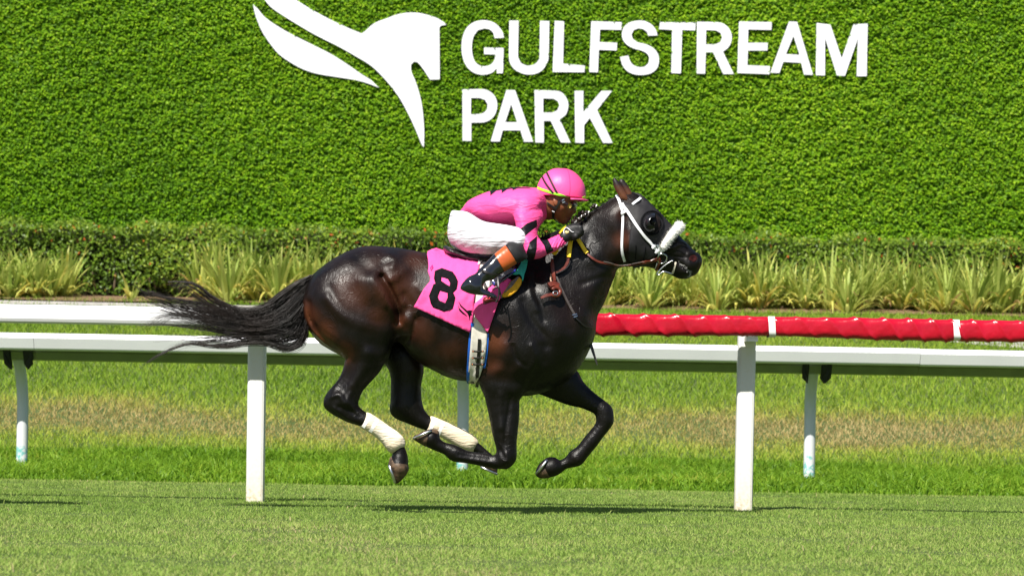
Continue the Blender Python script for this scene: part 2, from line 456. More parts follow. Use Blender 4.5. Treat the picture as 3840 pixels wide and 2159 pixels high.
def tri_fill(poly, holes=(), step=9.0, jitter=.25):
    """triangles inside a traced outline with evenly spread inner points"""
    poly = np.array(poly, float); loops = [poly] + [np.array(h, float) for h in holes]
    pts, edges = [], []
    for L in loops:
        b = len(pts); q = []
        for i in range(len(L)):
            a, c = L[i], L[(i + 1) % len(L)]; m = max(1, int(np.linalg.norm(c - a) / step))
            q += [tuple(a + (c - a) * t / m) for t in range(m)]
        pts += q; edges += [(b + i, b + (i + 1) % len(q)) for i in range(len(q))]
    if step < 500:
        x0, y0 = poly.min(0); x1, y1 = poly.max(0)
        g = np.stack(np.meshgrid(np.arange(x0, x1, step), np.arange(y0, y1, step)), -1).reshape(-1, 2)
        g += np.random.default_rng(1).uniform(-jitter, jitter, g.shape) * step
        ok = inside(g, poly)
        for h in loops[1:]: ok &= ~inside(g, h)
        d = np.full(len(g), 1e9)
        for L in loops: d = np.minimum(d, line_dist(g, np.vstack([L, L[:1]])))
        pts += [tuple(p) for p in g[ok & (d > step * .45)]]
    v, e, f, *_ = delaunay_2d_cdt([Vector(p) for p in pts], edges, [], 0, 1e-4)
    v = np.array([tuple(p) for p in v]); f = np.array([t for t in f if len(t) == 3])
    c = v[f].mean(1); ok = inside(c, poly)
    for h in loops[1:]: ok &= ~inside(c, h)
    f = f[ok]
    a = v[f]; cr = (a[:, 1, 0]-a[:, 0, 0])*(a[:, 2, 1]-a[:, 0, 1]) - (a[:, 1, 1]-a[:, 0, 1])*(a[:, 2, 0]-a[:, 0, 0])
    f[cr < 0] = f[cr < 0][:, ::-1]
    return v, f
def shell(V, N, F, thick):
    """give a triangulated sheet a thickness along N"""
    n = len(V); V2 = np.vstack([V, V + N * thick])
    e = {}
    for t in F:
        for i in range(3):
            a, b = int(t[i]), int(t[(i + 1) % 3]); e[(a, b)] = 1
    wall = [(a, b, b + n, a + n) for (a, b) in e if (b, a) not in e]
    return V2, [F[:, ::-1], F + n, np.array(wall)]
def drape(name, poly, bv, off, thick, m, parent=None, loc=None, holes=(), step=9, mirror=False, wr=None, Y=YH, smooth=True, sm=2):
    v, f = tri_fill(poly, holes, step)
    H = [hit(bv, a, b, off, Y) for a, b in v]
    V = np.array([tuple(q[0]) for q in H]); N = np.array([tuple(q[1]) for q in H]); ok = np.array([q[2] for q in H])
    e = np.concatenate([f[:, [0, 1]], f[:, [1, 2]], f[:, [2, 0]]]); n = len(V)
    deg = np.bincount(e[:, 0], minlength=n) + np.bincount(e[:, 1], minlength=n) + 1e-9
    for _ in range(sm):
        for A in (V, N):
            S_ = np.stack([np.bincount(e[:, 0], A[e[:, 1], c], n) + np.bincount(e[:, 1], A[e[:, 0], c], n) for c in range(3)], 1) / deg[:, None]
            if A is V: V[:, 1] = .5 * V[:, 1] + .5 * S_[:, 1]
            else: N[:] = .5 * N + .5 * S_
    N /= np.linalg.norm(N, axis=1)[:, None] + 1e-9
    if wr is not None: V[:, 1] += wr(v)
    # orient: image y is down, so a positive turn faces away; walls follow
    V2, Fs = shell(V, N, f[:, ::-1], thick)
    Fs = [q for q in Fs]
    o = mesh_np(name, V2, Fs, m, parent, loc, smooth)
    if mirror:                                              # the other side of the animal
        Vm = V2.copy(); Vm[:, 1] = 2 * YH - Vm[:, 1]
        mesh_np(name if parent is not None else 'side_panel', Vm, [q[:, ::-1] for q in Fs], m, parent if parent is not None else o, None, smooth)
    return o
def plate(name, poly, Y, thick, m, parent=None, loc=None, holes=()):
    """flat panel of real thickness standing at depth Y"""
    v, f = tri_fill(poly, holes, 1e9)
    V = np.array([tuple(at(a, b, Y)) for a, b in v]); N = np.tile([0., 1., 0.], (len(V), 1))
    V2, Fs = shell(V, N, f, thick)
    return mesh_np(name, V2, Fs, m, parent, loc, False)
def area(px): return px
# ------------------------------------------------------------------ GROUND
YG = [-60, 0, 8, 21.6, 22.0, 25.7, 26.6, 28.0, 30.0, 32.0, 33.2, 34.4, 35.2, 38.0, 60, 900]
ZG = [0, 0, 0, 0, -.01, 0.0, .12, .36, .80, 1.20, 1.42, 1.58, 1.66, 1.72, 1.75, 1.75]
def gz(Y): return np.interp(Y, YG, ZG)
def m_ground():
    m = bpy.data.materials.new('turf_soil'); m.use_nodes = True; n = m.node_tree.nodes; l = m.node_tree.links
    b = n['Principled BSDF']; b.inputs['Roughness'].default_value = .95; b.inputs['Specular IOR Level'].default_value = .1
    tc = n.new('ShaderNodeTexCoord'); t = n.new('ShaderNodeTexNoise'); t.inputs['Scale'].default_value = 14; t.inputs['Detail'].default_value = 8
    l.new(tc.outputs['Object'], t.inputs['Vector']); r = n.new('ShaderNodeValToRGB')
    r.color_ramp.elements[0].position = .35; r.color_ramp.elements[0].color = (.045, .075, .022, 1)
    r.color_ramp.elements[1].position = .7; r.color_ramp.elements[1].color = (.105, .13, .045, 1)
    l.new(t.outputs['Fac'], r.inputs['Fac']); l.new(r.outputs['Color'], b.inputs['Base Color']); return m
M_soil = m_ground()
xs = np.array([-900, -60, -12, -6, 0, 6, 12, 60, 900.]); ys = np.array(sorted(set(YG + [23.5, 24.6, 27.3, 29, 31])))
gv = np.array([(x, y, gz(y)) for y in ys for x in xs]); nx_ = len(xs)
gf = np.array([(j*nx_+i, j*nx_+i+1, (j+1)*nx_+i+1, (j+1)*nx_+i) for j in range(len(ys)-1) for i in range(nx_-1)])
mesh_np('ground', gv, gf, M_soil, smooth=True, kind='structure')

def strip(name, line, m, lift, kind='structure'):
    """flat sheet following the ground between two edges given as (x, y_near, y_far)"""
    V = []
    for x, ya, yb in line:
        for t in np.linspace(0, 1, 5):
            y = ya + (yb - ya) * t; V.append((x, y, gz(y) + lift))
    F = [(i*5+j, (i+1)*5+j, (i+1)*5+j+1, i*5+j+1) for i in range(len(line)-1) for j in range(4)]
    return mesh_np(name, V, np.array(F), m, smooth=True, kind=kind)
strip('path', [(-14, 34.02, 34.36), (-5, 33.95, 34.30), (0, 33.7, 34.1), (3, 33.0, 33.8), (6, 31.6, 32.9), (14, 27.9, 29.5)],
      mat('path_concrete', (.36, .34, .32), .9, .2, .2, 6, .004, 40), .012)
strip('mulch_bed', [(x, 34.42 + .1 * math.sin(x * 1.7), 37.2) for x in np.linspace(-14, 14, 40)], mat('bark_mulch', (.17, .10, .06), .95, .1, .5, 25, .03, 30, col2=(.30, .20, .12)), .02)

# ------------------------------------------------------------------ grass (real blades)
def blades(n, xf, y0, y1, h, wd, lean, seed, segs=1, dens=None, lift=0):
    r = np.random.default_rng(seed)
    y = r.uniform(y0, y1, n); hw = np.abs(y) * xf + .75; x = r.uniform(-1, 1, n) * hw
    if dens is not None:
        k = r.random(n) < dens(x, y); x, y = x[k], y[k]
    n = len(x); z = gz(y) - .004 + lift
    hh = h(x, y, r) if callable(h) else r.uniform(h[0], h[1], n)
    g = r.uniform(0, 2*math.pi, n); ln = r.normal(0, lean, (n, 2)) * hh[:, None]
    w_ = r.uniform(wd[0], wd[1], n); dx, dy = np.cos(g) * w_, np.sin(g) * w_ * .7
    P0 = np.stack([x, y, z], 1); D = np.stack([dx, dy, 0*dx], 1)
    V = []
    if segs == 1:
        T = P0 + np.stack([ln[:, 0], ln[:, 1], hh], 1)
        V = np.stack([P0 - D, P0 + D, T], 1); F = np.arange(n*3).reshape(n, 3); k = 3
    else:
        M_ = P0 + np.stack([ln[:, 0]*.35, ln[:, 1]*.35, hh*.6], 1); T = P0 + np.stack([ln[:, 0]*1.5, ln[:, 1]*1.5, hh*(1-.15*np.abs(ln).sum(1)/hh)], 1)
        V = np.stack([P0 - D, P0 + D, M_ - D*.8, M_ + D*.8, T], 1); b = np.arange(n)[:, None]*5
        F = [b + np.array([[0, 1, 3, 2]]), b + np.array([[2, 3, 4]])]; k = 5
    return V.reshape(-1, 3), F, np.repeat(r.random(n), k), (x, y, k)
def grass(name, label, n, m, attrf=None, **kw):
    V, F, a, (x, y, k) = blades(n, **kw)
    if attrf is not None: a = np.clip(attrf(a, np.repeat(x, k), np.repeat(y, k)), 0, 1)
    o = mesh_np(name, V, F, m, smooth=False, attrs={'rnd': a}, kind='stuff'); tag(o, label, 'grass'); return o
def n2(x, y, sc, seed): return smooth_noise(np.stack([x, y], 1), sc, seed)
G_dk, G_md, G_lt, G_yl, G_st = (.055, .120, .020), (.090, .185, .030), (.150, .245, .045), (.23, .27, .07), (.36, .31, .14)
M_turf = leaf_mat('turf_blades', [(0, (.15, .255, .040)), (.45, (.265, .400, .076)), (.75, (.39, .475, .125)), (.92, (.40, .40, .16)), (1, (.50, .42, .22))], .6, .42, .12)
grass('turf_grass', 'short mown turf of the racecourse in front of the near rail', 480000, M_turf,
      attrf=lambda a, x, y: a * .72 + .10 * n2(x, y*.35, 3.0, 1) + .07 * n2(x, y*.4, 11, 2) + .15 * np.clip((16.0 - y) / 4.5, -.3, 1) + .34 * np.exp(-((y - 21.75) / .2) ** 2) * (.6 + .5 * n2(x, y, 2.5, 14)) + .08,
      xf=.182, y0=9.6, y1=22.0, h=lambda x, y, r: r.uniform(.007, .019, len(x)) * (1 + .25*n2(x, y, 5, 3)), wd=(.0022, .0042), lean=.55, seed=1)
V, F, a, _ = blades(1500, .182, 9.6, 21.9, (.020, .045), (.0016, .003), .7, 77, 2)
tag(mesh_np('grass_stems', V, F, M_turf, smooth=False, attrs={'rnd': np.clip(a * .6 + .45, 0, 1)}, kind='stuff'), 'pale wispy seed stems standing out of the mown turf', 'grass')
M_tall = leaf_mat('tall_grass_blades', [(0, (.075, .175, .010)), (.4, (.155, .300, .016)), (.8, (.25, .40, .030)), (1, (.40, .42, .06))], .5, .45, .25)
grass('tall_grass', 'tall bright green grass along the edge of the track under the far rail', 95000, M_tall,
      attrf=lambda a, x, y: a * .75 + .14 * n2(x, y, 2.2, 5) + .1,
      xf=.182, y0=21.85, y1=26.6, h=lambda x, y, r: r.uniform(.05, .135, len(x)) * (1 - .6 * np.exp(-((y - 24.1) / .35) ** 2) * (np.min([np.abs(x - at(px_, 1500, 24.35).x) for px_ in (86, 1738, 3039)], 0) < .12)) * (1 + .30*n2(x, y, 2.6, 6)) * np.clip((y - 21.6) / .6, .5, 1) * np.clip((27.1 - y) / 1.2, .35, 1), wd=(.0035, .0085), lean=.45, seed=2, segs=2)
M_dry = leaf_mat('bank_grass_blades', [(0, (.10, .205, .016)), (.3, (.26, .39, .036)), (.55, (.42, .45, .08)), (.75, (.40, .335, .11)), (1, (.50, .39, .18))], .6, .4, .15)
def bank_attr(a, x, y):
    yy = y - .45 * np.tanh(x / 3.0) * 0 + .22 * n2(x, y, .9, 9) + .12 * n2(x, y, 4, 10)
    dry = np.exp(-((yy - 28.0) / .75) ** 2) * (.57 + .16 * n2(x, y, 1.1, 15))
    return a * .34 + .05 + dry + .07 * n2(x, y, 1.3, 11) + .05 * np.clip((x - 0) / 4, -.4, 1)
grass('bank_grass', 'grass bank behind the far rail with a dry straw coloured band', 210000, M_dry, attrf=bank_attr,
      xf=.185, y0=25.9, y1=34.5, h=lambda x, y, r: r.uniform(.03, .075, len(x)) * (1 - .45*np.exp(-((y - 27.7) / .7) ** 2)), wd=(.004, .008), lean=.5, seed=3, segs=1,
      dens=lambda x, y: np.where(np.abs(y - np.interp(x, [-14, -5, 0, 3, 6, 14], [34.2, 34.1, 33.9, 33.4, 32.2, 28.7])) < .3, .06, 1.0))

# ------------------------------------------------------------------ GREEN WALL with letters
YW = 37.6
M_white = mat('white_sign_paint', (.72, .73, .77), .45, .4, .02, 4)
M_base = mat('wall_mesh_green', (.045, .105, .006), .9, .1)
LET = [('G', e1((2125, 305), (2050, 310), (2040, 270), (2010, 240), (1960, 232), (1915, 245), (1882, 290), (1867, 360), (1870, 430), (1887, 490), (1922, 525), (1970, 535), (2020, 520), (2050, 480), (2058, 440), (1965, 438), (1965, 385), (2122, 388), (2118, 590), (2068, 592), (2066, 550), (2040, 580), (1990, 600), (1930, 602), (1870, 580), (1820, 530), (1792, 460), (1783, 380), (1792, 300), (1822, 230), (1870, 187), (1930, 167), (1990, 167), (2050, 187), (2095, 230), (2118, 270)), []),
 ('U', e1((2168, 168), (2243, 168), (2238, 420), (2242, 470), (2262, 510), (2300, 528), (2330, 530), (2370, 520), (2400, 490), (2412, 440), (2415, 170), (2490, 172), (2485, 440), (2475, 500), (2440, 560), (2390, 592), (2330, 602), (2270, 592), (2210, 560), (2175, 510), (2165, 440)), []),
 ('L', e2((148, 145), (212, 150), (205, 440), (355, 455), (352, 500), (133, 498)), []),
 ('F', e2((400, 148), (610, 155), (607, 208), (460, 205), (456, 292), (578, 297), (575, 350), (452, 345), (446, 500), (386, 498)), []),
 ('S', e2((857, 246), (793, 248), (785, 222), (760, 204), (720, 198), (692, 210), (677, 240), (686, 270), (720, 293), (780, 308), (830, 335), (860, 375), (867, 420), (855, 470), (815, 505), (760, 518), (700, 515), (645, 490), (612, 445), (598, 395), (655, 385), (666, 420), (690, 450), (730, 465), (770, 460), (795, 437), (800, 405), (785, 372), (745, 350), (690, 335), (640, 305), (613, 260), (617, 205), (648, 165), (700, 147), (760, 145), (815, 170), (848, 212)), []),
 ('T', e2((875, 155), (1120, 158), (1117, 212), (1027, 208), (1018, 508), (952, 505), (958, 208), (868, 203)), []),
 ('R', e2((1130, 152), (1270, 155), (1320, 170), (1355, 205), (1370, 255), (1360, 305), (1335, 340), (1308, 357), (1383, 512), (1310, 512), (1240, 362), (1190, 362), (1185, 510), (1127, 508)), [e2((1192, 208), (1260, 212), (1292, 228), (1303, 260), (1290, 292), (1255, 308), (1190, 308))]),
 ('E', e2((1420, 150), (1645, 155), (1643, 208), (1483, 205), (1480, 297), (1617, 297), (1615, 350), (1480, 350), (1477, 452), (1633, 458), (1630, 513), (1408, 505)), []),
 ('A', e2((1765, 150), (1820, 152), (1930, 518), (1868, 516), (1848, 435), (1725, 428), (1698, 505), (1636, 503)), [e2((1795, 250), (1838, 380), (1743, 375))]),
 ('M', e2((1955, 160), (2050, 172), (2128, 405), (2210, 170), (2307, 165), (2300, 527), (2232, 527), (2240, 265), (2150, 525), (2095, 522), (2013, 262), (2012, 522), (1950, 520)), []),
 ('P', e1((1790, 722), (1940, 718), (2000, 732), (2045, 767), (2068, 820), (2068, 880), (2045, 935), (2000, 973), (1945, 988), (1862, 988), (1862, 1135), (1792, 1135)), [e1((1860, 790), (1930, 790), (1972, 805), (1993, 840), (1990, 880), (1965, 908), (1920, 920), (1858, 922))]),
 ('A', e1((2145, 725), (2215, 728), (2360, 1142), (2285, 1142), (2258, 1050), (2115, 1050), (2090, 1140), (2018, 1138)), [e1((2183, 840), (2232, 985), (2135, 985))]),
 ('R', e2((8, 622), (160, 628), (210, 652), (238, 700), (240, 745), (222, 795), (182, 825), (257, 985), (190, 983), (120, 835), (72, 835), (72, 985), (14, 983)), [e2((68, 680), (140, 682), (170, 700), (180, 730), (165, 763), (130, 778), (68, 778))]),
 ('K', e2((285, 628), (345, 628), (345, 775), (470, 628), (543, 628), (440, 760), (547, 987), (482, 987), (390, 815), (350, 865), (350, 987), (290, 985)), [])]
EMB = [e1((130, -80), (40, -200), (200, -130), (440, -5), (520, 45), (660, 125), (800, 195), (900, 240), (980, 272), (1010, 250), (1060, 205), (1110, 175), (1180, 150), (1260, 120), (1340, 105), (1430, 105), (1520, 125), (1590, 150), (1640, 180), (1660, 200), (1615, 210), (1605, 225), (1608, 640), (1530, 643), (1490, 580), (1450, 525), (1425, 500), (1400, 498), (1378, 520), (1375, 550), (1384, 590), (1410, 650), (1440, 740), (1465, 850), (1478, 980), (1483, 1080), (1480, 1185), (1465, 1170), (1420, 1060), (1360, 930), (1290, 800), (1210, 690), (1120, 590), (1040, 520), (940, 460), (800, 380), (620, 290), (480, 210), (350, 130), (250, 60), (190, -10)),
       e1((105, 35), (140, 70), (200, 140), (290, 205), (420, 280), (560, 350), (720, 430), (850, 510), (980, 600), (1060, 650), (1120, 708), (1050, 680), (950, 650), (800, 625), (620, 595), (500, 555), (400, 500), (310, 435), (240, 350), (180, 260), (140, 170), (115, 90))]
YL = YW - .038
def round_poly(p):
    """smooth only the gentle corners of a traced outline"""
    p = np.array(p, float); n = len(p); out = []
    for i in range(n):
        a, b, c, d = p[i-1], p[i], p[(i+1) % n], p[(i+2) % n]
        def ang(u, v, w_):
            s, t = v - u, w_ - v; return (s @ t) / (np.linalg.norm(s) * np.linalg.norm(t) + 1e-9)
        out.append(b)
        if ang(a, b, c) > .8 and ang(b, c, d) > .8:
            for t in (.33, .67):
                out.append(0.5 * ((2*b) + (c-a)*t + (2*a-5*b+4*c-d)*t*t + (3*b-a-3*c+d)*t**3))
    return out
LETR = [(ch, round_poly(p), [round_poly(h) for h in hs]) for ch, p, hs in LET]; EMBR = [round_poly(p) for p in EMB]
sign = empty('wall_sign', at(2500, 280, YL)); tag(sign, 'white lettering of two words in capitals fixed on the leafy green wall', 'sign')
for ch, p, hs in LETR:
    o = plate('letter', p, YL, .03, M_white, sign, holes=hs); o['label'] = 'white capital letter ' + ch
emblem = empty('wall_emblem', at(1450, 200, YL)); tag(emblem, 'white winged horse head emblem on the leafy green wall left of the lettering', 'emblem')
plate('horse_head', EMBR[0], YL, .05, M_white, emblem); plate('wing', EMBR[1], YL, .05, M_white, emblem)

def leaf_quads(C, nrm, tip, ln, wd, fold=.25):
    """folded four-point leaves at C, growing along tip, facing nrm"""
    nrm = nrm / np.linalg.norm(nrm, axis=1, keepdims=True)
    tip = tip - nrm * (tip * nrm).sum(1, keepdims=True); tip /= np.linalg.norm(tip, axis=1, keepdims=True) + 1e-9
    sd = np.cross(nrm, tip); L = ln[:, None]; W_ = wd[:, None]
    V = np.stack([C, C + tip*L*.5 + sd*W_*.5 + nrm*W_*fold, C + tip*L, C + tip*L*.5 - sd*W_*.5 + nrm*W_*fold], 1)
    n = len(C); b = np.arange(n)[:, None]*4
    return V.reshape(-1, 3), np.concatenate([b + np.array([[0, 1, 2]]), b + np.array([[0, 2, 3]])])
wallr = np.random.default_rng(11)
wall = empty('green_wall', (0, YW, gz(YW))); tag(wall, 'tall wall covered in clipped bright green artificial foliage', 'wall')
MB().box((-14, YW + .02, 1.5), (14, YW + .3, 8.2)).build('wall_panel', M_base, wall)
sx, sz = .050, .037
cx, cz = np.meshgrid(np.arange(-8.2, 8.2, sx), np.arange(1.9, 6.7, sz)); cx = cx.ravel(); cz = cz.ravel()
cx = cx + np.where((np.round(cz / sz) % 2) > 0, sx/2, 0) + wallr.normal(0, sx*.32, len(cx)); cz = cz + wallr.normal(0, sz*.30, len(cz))
q = np.stack([cx, cz], 1); cy = YW + .004 - .009 * smooth_noise(q * np.array([1, 1.5]), 14, 2) - .007 * smooth_noise(q, 4, 3) - wallr.uniform(0, .012, len(cx))
per = 6; n = len(cx) * per
C = np.repeat(np.stack([cx, cy, cz], 1), per, 0) + wallr.normal(0, .010, (n, 3)) * np.array([1.2, .9, .9])
tip = wallr.normal(0, 1, (n, 3)) * np.array([1.6, .5, .7]) + np.array([0, -.45, -.25])
nr = wallr.normal(0, .48, (n, 3)) + np.array([-.1, -1.0, .80])
V, F = leaf_quads(C, nr, tip, wallr.uniform(.031, .052, n), wallr.uniform(.016, .026, n))
keep = np.ones(n, bool)                                     # none grows through the solid letters
sU = C[:, 0] / YL; sV = (C[:, 2] - CAMZ) / YL; mid = V.reshape(n, 4, 3)[:, 2]
def topx(P): 
    u = P[:, 0] / P[:, 1]; v = (P[:, 2] - CAMZ) / P[:, 1]; return np.stack([CX + (u*CA + v*SA)*FPX, CY - (-u*SA + v*CA)*FPX], 1)
pc = topx(C); pm = topx(C + (mid - C) * .6)
for p, hs in [(p, hs) for _, p, hs in LETR] + [(p, []) for p in EMBR]:
    p = np.array(p); bb = (pc[:, 0] > p[:, 0].min() - 9) & (pc[:, 0] < p[:, 0].max() + 9) & (pc[:, 1] > p[:, 1].min() - 9) & (pc[:, 1] < p[:, 1].max() + 9)
    ix = np.where(bb)[0]
    for Q_ in (pc[ix], pm[ix]):
        i_ = inside(Q_, p)
        for h_ in hs: i_ &= ~inside(Q_, np.array(h_))
        # leaves hanging over the upper edges of the panels stay
        dd = line_dist(Q_, np.vstack([p, p[:1]]))
        over = (wallr.random(len(ix)) < .5) & (dd < 4.5)
        keep[ix[i_ & ~over]] = False
K4 = np.repeat(keep, 4); rm = np.cumsum(K4) - 1; kf = np.repeat(keep, 1); Fk = F.reshape(2, n, 3)[:, keep].reshape(-1, 3); Fk = rm[Fk]
cr_ = np.repeat(wallr.random(len(cx)), per); rn = np.clip(.62 * wallr.random(n) + .36 * cr_ - .03 + .15 * smooth_noise(C[:, [0, 2]], 1.0, 7) + .07, 0, 1)
M_wall = leaf_mat('wall_leaves', [(0, (.060, .155, .005)), (.4, (.150, .330, .008)), (.75, (.275, .48, .012)), (1, (.40, .58, .03))], .5, .40, .2)
o = mesh_np('foliage', V[K4], Fk, M_wall, wall, smooth=False, attrs={'rnd': np.repeat(rn[keep], 4)}, kind='stuff')

# ------------------------------------------------------------------ HEDGE along the wall
hr = np.random.default_rng(21)
hedge = empty('hedge', (0, 36.4, gz(36.4))); tag(hedge, 'long clipped hedge with reddish tips running along the foot of the green wall', 'hedge')
HZ = 2.50
hx = np.linspace(-9, 9, 90); pr = MB()
prof = [(35.95, 1.6), (35.93, 2.1), (36.0, HZ - .10), (36.2, HZ - .05), (37.2, HZ - .05), (37.3, 1.6)]
pr.prism(prof, -9, 9).build('branch_core', mat('hedge_inside', (.016, .018, .008), .9, .1), hedge)
def hedge_leaves(n, face):
    x = hr.uniform(-8.3, 8.3, n); q = np.stack([x, hr.uniform(0, 1, n)], 1)
    bump = .05 * smooth_noise(q[:, :1] * np.array([[1.0]]), 5, 4) + .035 * smooth_noise(q[:, :1], 17, 5)
    if face == 'f':
        t = hr.random(n) ** .8; z = 1.72 + t * (HZ - 1.74) + .4 * bump; y = 35.86 - .04*t - .09 * smooth_noise(np.stack([x, z], 1), 7, 6) - hr.uniform(-.05, .07, n)
        nr = hr.normal(0, .6, (n, 3)) + np.array([0, -1, .45])
    else:
        y = hr.uniform(35.85, 37.2, n); z = HZ + bump + hr.normal(0, .022, n) - .03; nr = hr.normal(0, .6, (n, 3)) + np.array([0, -.35, 1])
    return np.stack([x, y, z], 1), nr
A1, N1 = hedge_leaves(30000, 'f'); A2, N2 = hedge_leaves(22000, 't'); C = np.vstack([A1, A2]); nr = np.vstack([N1, N2]); n = len(C)
V, F = leaf_quads(C, nr, hr.normal(0, 1, (n, 3)) + np.array([0, -.2, .3]), hr.uniform(.035, .062, n), hr.uniform(.022, .038, n))
rn = np.clip(hr.random(n) * .62 + .16 * smooth_noise(C[:, [0, 2]], 3.2, 8) + .12, 0, .86); red = hr.random(n) < (.006 + .018 * (np.abs(C[:, 2] - HZ + .15) < .16)); rn[red] = hr.uniform(.9, 1, red.sum())
M_hedge = leaf_mat('hedge_leaves', [(0, (.050, .095, .010)), (.3, (.10, .18, .014)), (.6, (.17, .28, .022)), (.86, (.32, .40, .04)), (.92, (.30, .14, .03)), (1, (.55, .12, .02))], .45, .32, .3)
mesh_np('foliage', V, F, M_hedge, hedge, smooth=False, attrs={'rnd': np.repeat(rn, 4)}, kind='stuff')
st_ = MB(); 
for x in np.arange(-8, 8, .17): 
    xx = x + hr.normal(0, .05); st_.tube([(xx, 35.93, 1.6), (xx + hr.normal(0, .03), 35.86 + hr.normal(0, .03), 1.95)], .012, 5)
st_.build('stem', mat('hedge_bark', (.16, .12, .08), .9, .1), hedge, kind='stuff')

# ------------------------------------------------------------------ strap-leaved plants in front of the hedge
M_strap = leaf_mat('strap_leaves', [(0, (.16, .25, .035)), (.35, (.34, .43, .085)), (.6, (.52, .56, .15)), (.82, (.68, .62, .13)), (.93, (.50, .36, .12)), (1, (.33, .20, .10))], .5, .40, .25)
def strap_plant(x, y, H_, n, seed):
    r = np.random.default_rng(seed); z0 = float(gz(y)); Vs, Fs, A = [], [], []; b = 0
    for i in range(n):
        g = r.uniform(0, 2*math.pi); up = r.random(); L = H_ * r.uniform(.7, 1.15) * (1.05 if up > .45 else .85); lean = r.uniform(.08, .62) if up > .45 else r.uniform(.5, 1.15)
        w_ = r.uniform(.011, .021); d = np.array([math.cos(g), math.sin(g), 0]); s_ = np.array([-math.sin(g), math.cos(g), 0])
        p = np.array([x, y, z0]) + d * r.uniform(0, .07); k = 6
        droop = r.uniform(.05, .8) if up > .45 else r.uniform(.7, 1.6); col = np.clip(r.normal(.42, .14) if up > .4 else r.normal(.68, .17), 0, 1)
        for j in range(k + 1):
            t = j / k; th = lean + droop * t * t * 1.4; ww = w_ * (1 - t) ** .55 * (.6 + .8 * min(1, t * 3)) if j < k else .0006
            Vs += [p - s_ * ww, p + s_ * ww]; A += [col + .12 * (t > .8) * (r.random() < .5)] * 2
            p = p + (d * math.sin(th) + np.array([0, 0, math.cos(th)])) * L / k
        Fs += [(b + 2*j, b + 2*j + 1, b + 2*j + 3, b + 2*j + 2) for j in range(k)]; b += 2 * (k + 1)
    return np.array(Vs), np.array(Fs), np.clip(A, 0, 1)
pr_ = np.random.default_rng(31)
def plant_rows():
    out = []
    for x0, x1, gap, hh in ((-20, 265, 52, .52), (760, 1200, 56, .60), (1230, 2240, 80, .56), (2260, 2480, 52, .62), (2500, 3860, 50, .60)):
        px = x0
        while px < x1:
            out.append((px + pr_.normal(0, 12), 34.95 + pr_.uniform(-.30, .45), hh * pr_.uniform(.85, 1.15))); px += gap * pr_.uniform(.8, 1.25)
    return out
rows = plant_rows(); plants = []
for i, (px, y, hh) in enumerate(rows):
    p = at(px, 1120, y); V, F, A = strap_plant(p.x, y, hh, 64, 100 + i)
    o = mesh_np('strap_leaf_plant', V, F, M_strap, None, (p.x, y, float(gz(y))), True, {'rnd': A})
    plants.append((px, hh, o))
ones = 'first second third fourth fifth sixth seventh eighth ninth tenth eleventh twelfth thirteenth fourteenth fifteenth sixteenth seventeenth eighteenth nineteenth'.split()
def nth_word(k): return ones[k - 1] if k < 20 else 'twentieth' if k == 20 else 'thirtieth' if k == 30 else ('twenty ' if k < 30 else 'thirty ') + ones[k % 10 - 1]
for lo_, hi_, where, frm in ((-99, 400, 'at the left end of the bed', 'the left edge'), (400, 1300, 'above the flying tail', 'the bare hedge foot'), (1300, 2400, 'behind the racehorse', 'the tail'), (2400, 9999, 'beyond the red rail', "the horse's nose")):
    for k, (px, hh, o) in enumerate(sorted([q for q in plants if lo_ <= q[0] < hi_], key=lambda q: q[0])):
        tag(o, ('tall ' if hh > .58 else 'low ' if hh < .52 else '') + 'strap leaved clump ' + where + ', ' + nth_word(k + 1) + ' from ' + frm, 'plant', 'strap leaved plants ' + where)
V, F, A = strap_plant(at(490, 1120, 34.8).x, 34.8, .30, 14, 999)
tag(mesh_np('strap_leaf_plant', V, F, M_strap, None, (at(490, 1120, 34.8).x, 34.8, float(gz(34.8))), True, {'rnd': A}), 'small sparse young strap leaf plant standing alone before the bare hedge foot', 'plant')

# ------------------------------------------------------------------ RAILS
M_rail = mat('rail_white', (.84, .84, .86), .32, .5, .03, 3)
M_post = attr_mat('post_white', 'dirt', [(0, (.70, .70, .68)), (.5, (.66, .63, .54)), (.72, (.50, .42, .27)), (.9, (.30, .24, .13))], .45, .4, .0004, 60, nscale=55, namp=.9)
M_greyb = mat('bracket_dark', (.02, .02, .02), .6, .3)
def post_mesh(name, x, y, ztop, wx, wy, m, parent, top=None, tilt=0, dirt=.30, z0=-.05):
    V, F = [], []; pr = []
    rx, ry = wx/2, wy/2; c = min(rx, ry) * .35
    prof = [(-rx+c, -ry), (rx-c, -ry), (rx-c*.3, -ry+c*.3), (rx, -ry+c), (rx, ry-c), (rx-c, ry), (-rx+c, ry), (-rx, ry-c), (-rx, -ry+c), (-rx+c*.3, -ry+c*.3)]
    path = [(z, 0) for z in np.linspace(z0, ztop, 14)] if top is None else [(z, o) for z, o in top]
    for z, o in path:
        for a, b in prof: V.append((x + a + tilt*z, y + b + o, z))
    k = len(prof)
    for i in range(len(path)-1):
        for j in range(k): F.append((i*k+j, i*k+(j+1) % k, (i+1)*k+(j+1) % k, (i+1)*k+j))
    V = np.array(V); D = np.clip((dirt - V[:, 2]) / dirt, 0, 1) * .62 if dirt else np.zeros(len(V))
    return mesh_np(name, V, [np.array(F), np.array([list(range(k))]), np.array([list(range(len(V)-k, len(V)))])], m, parent, smooth=False, attrs={'dirt': D})
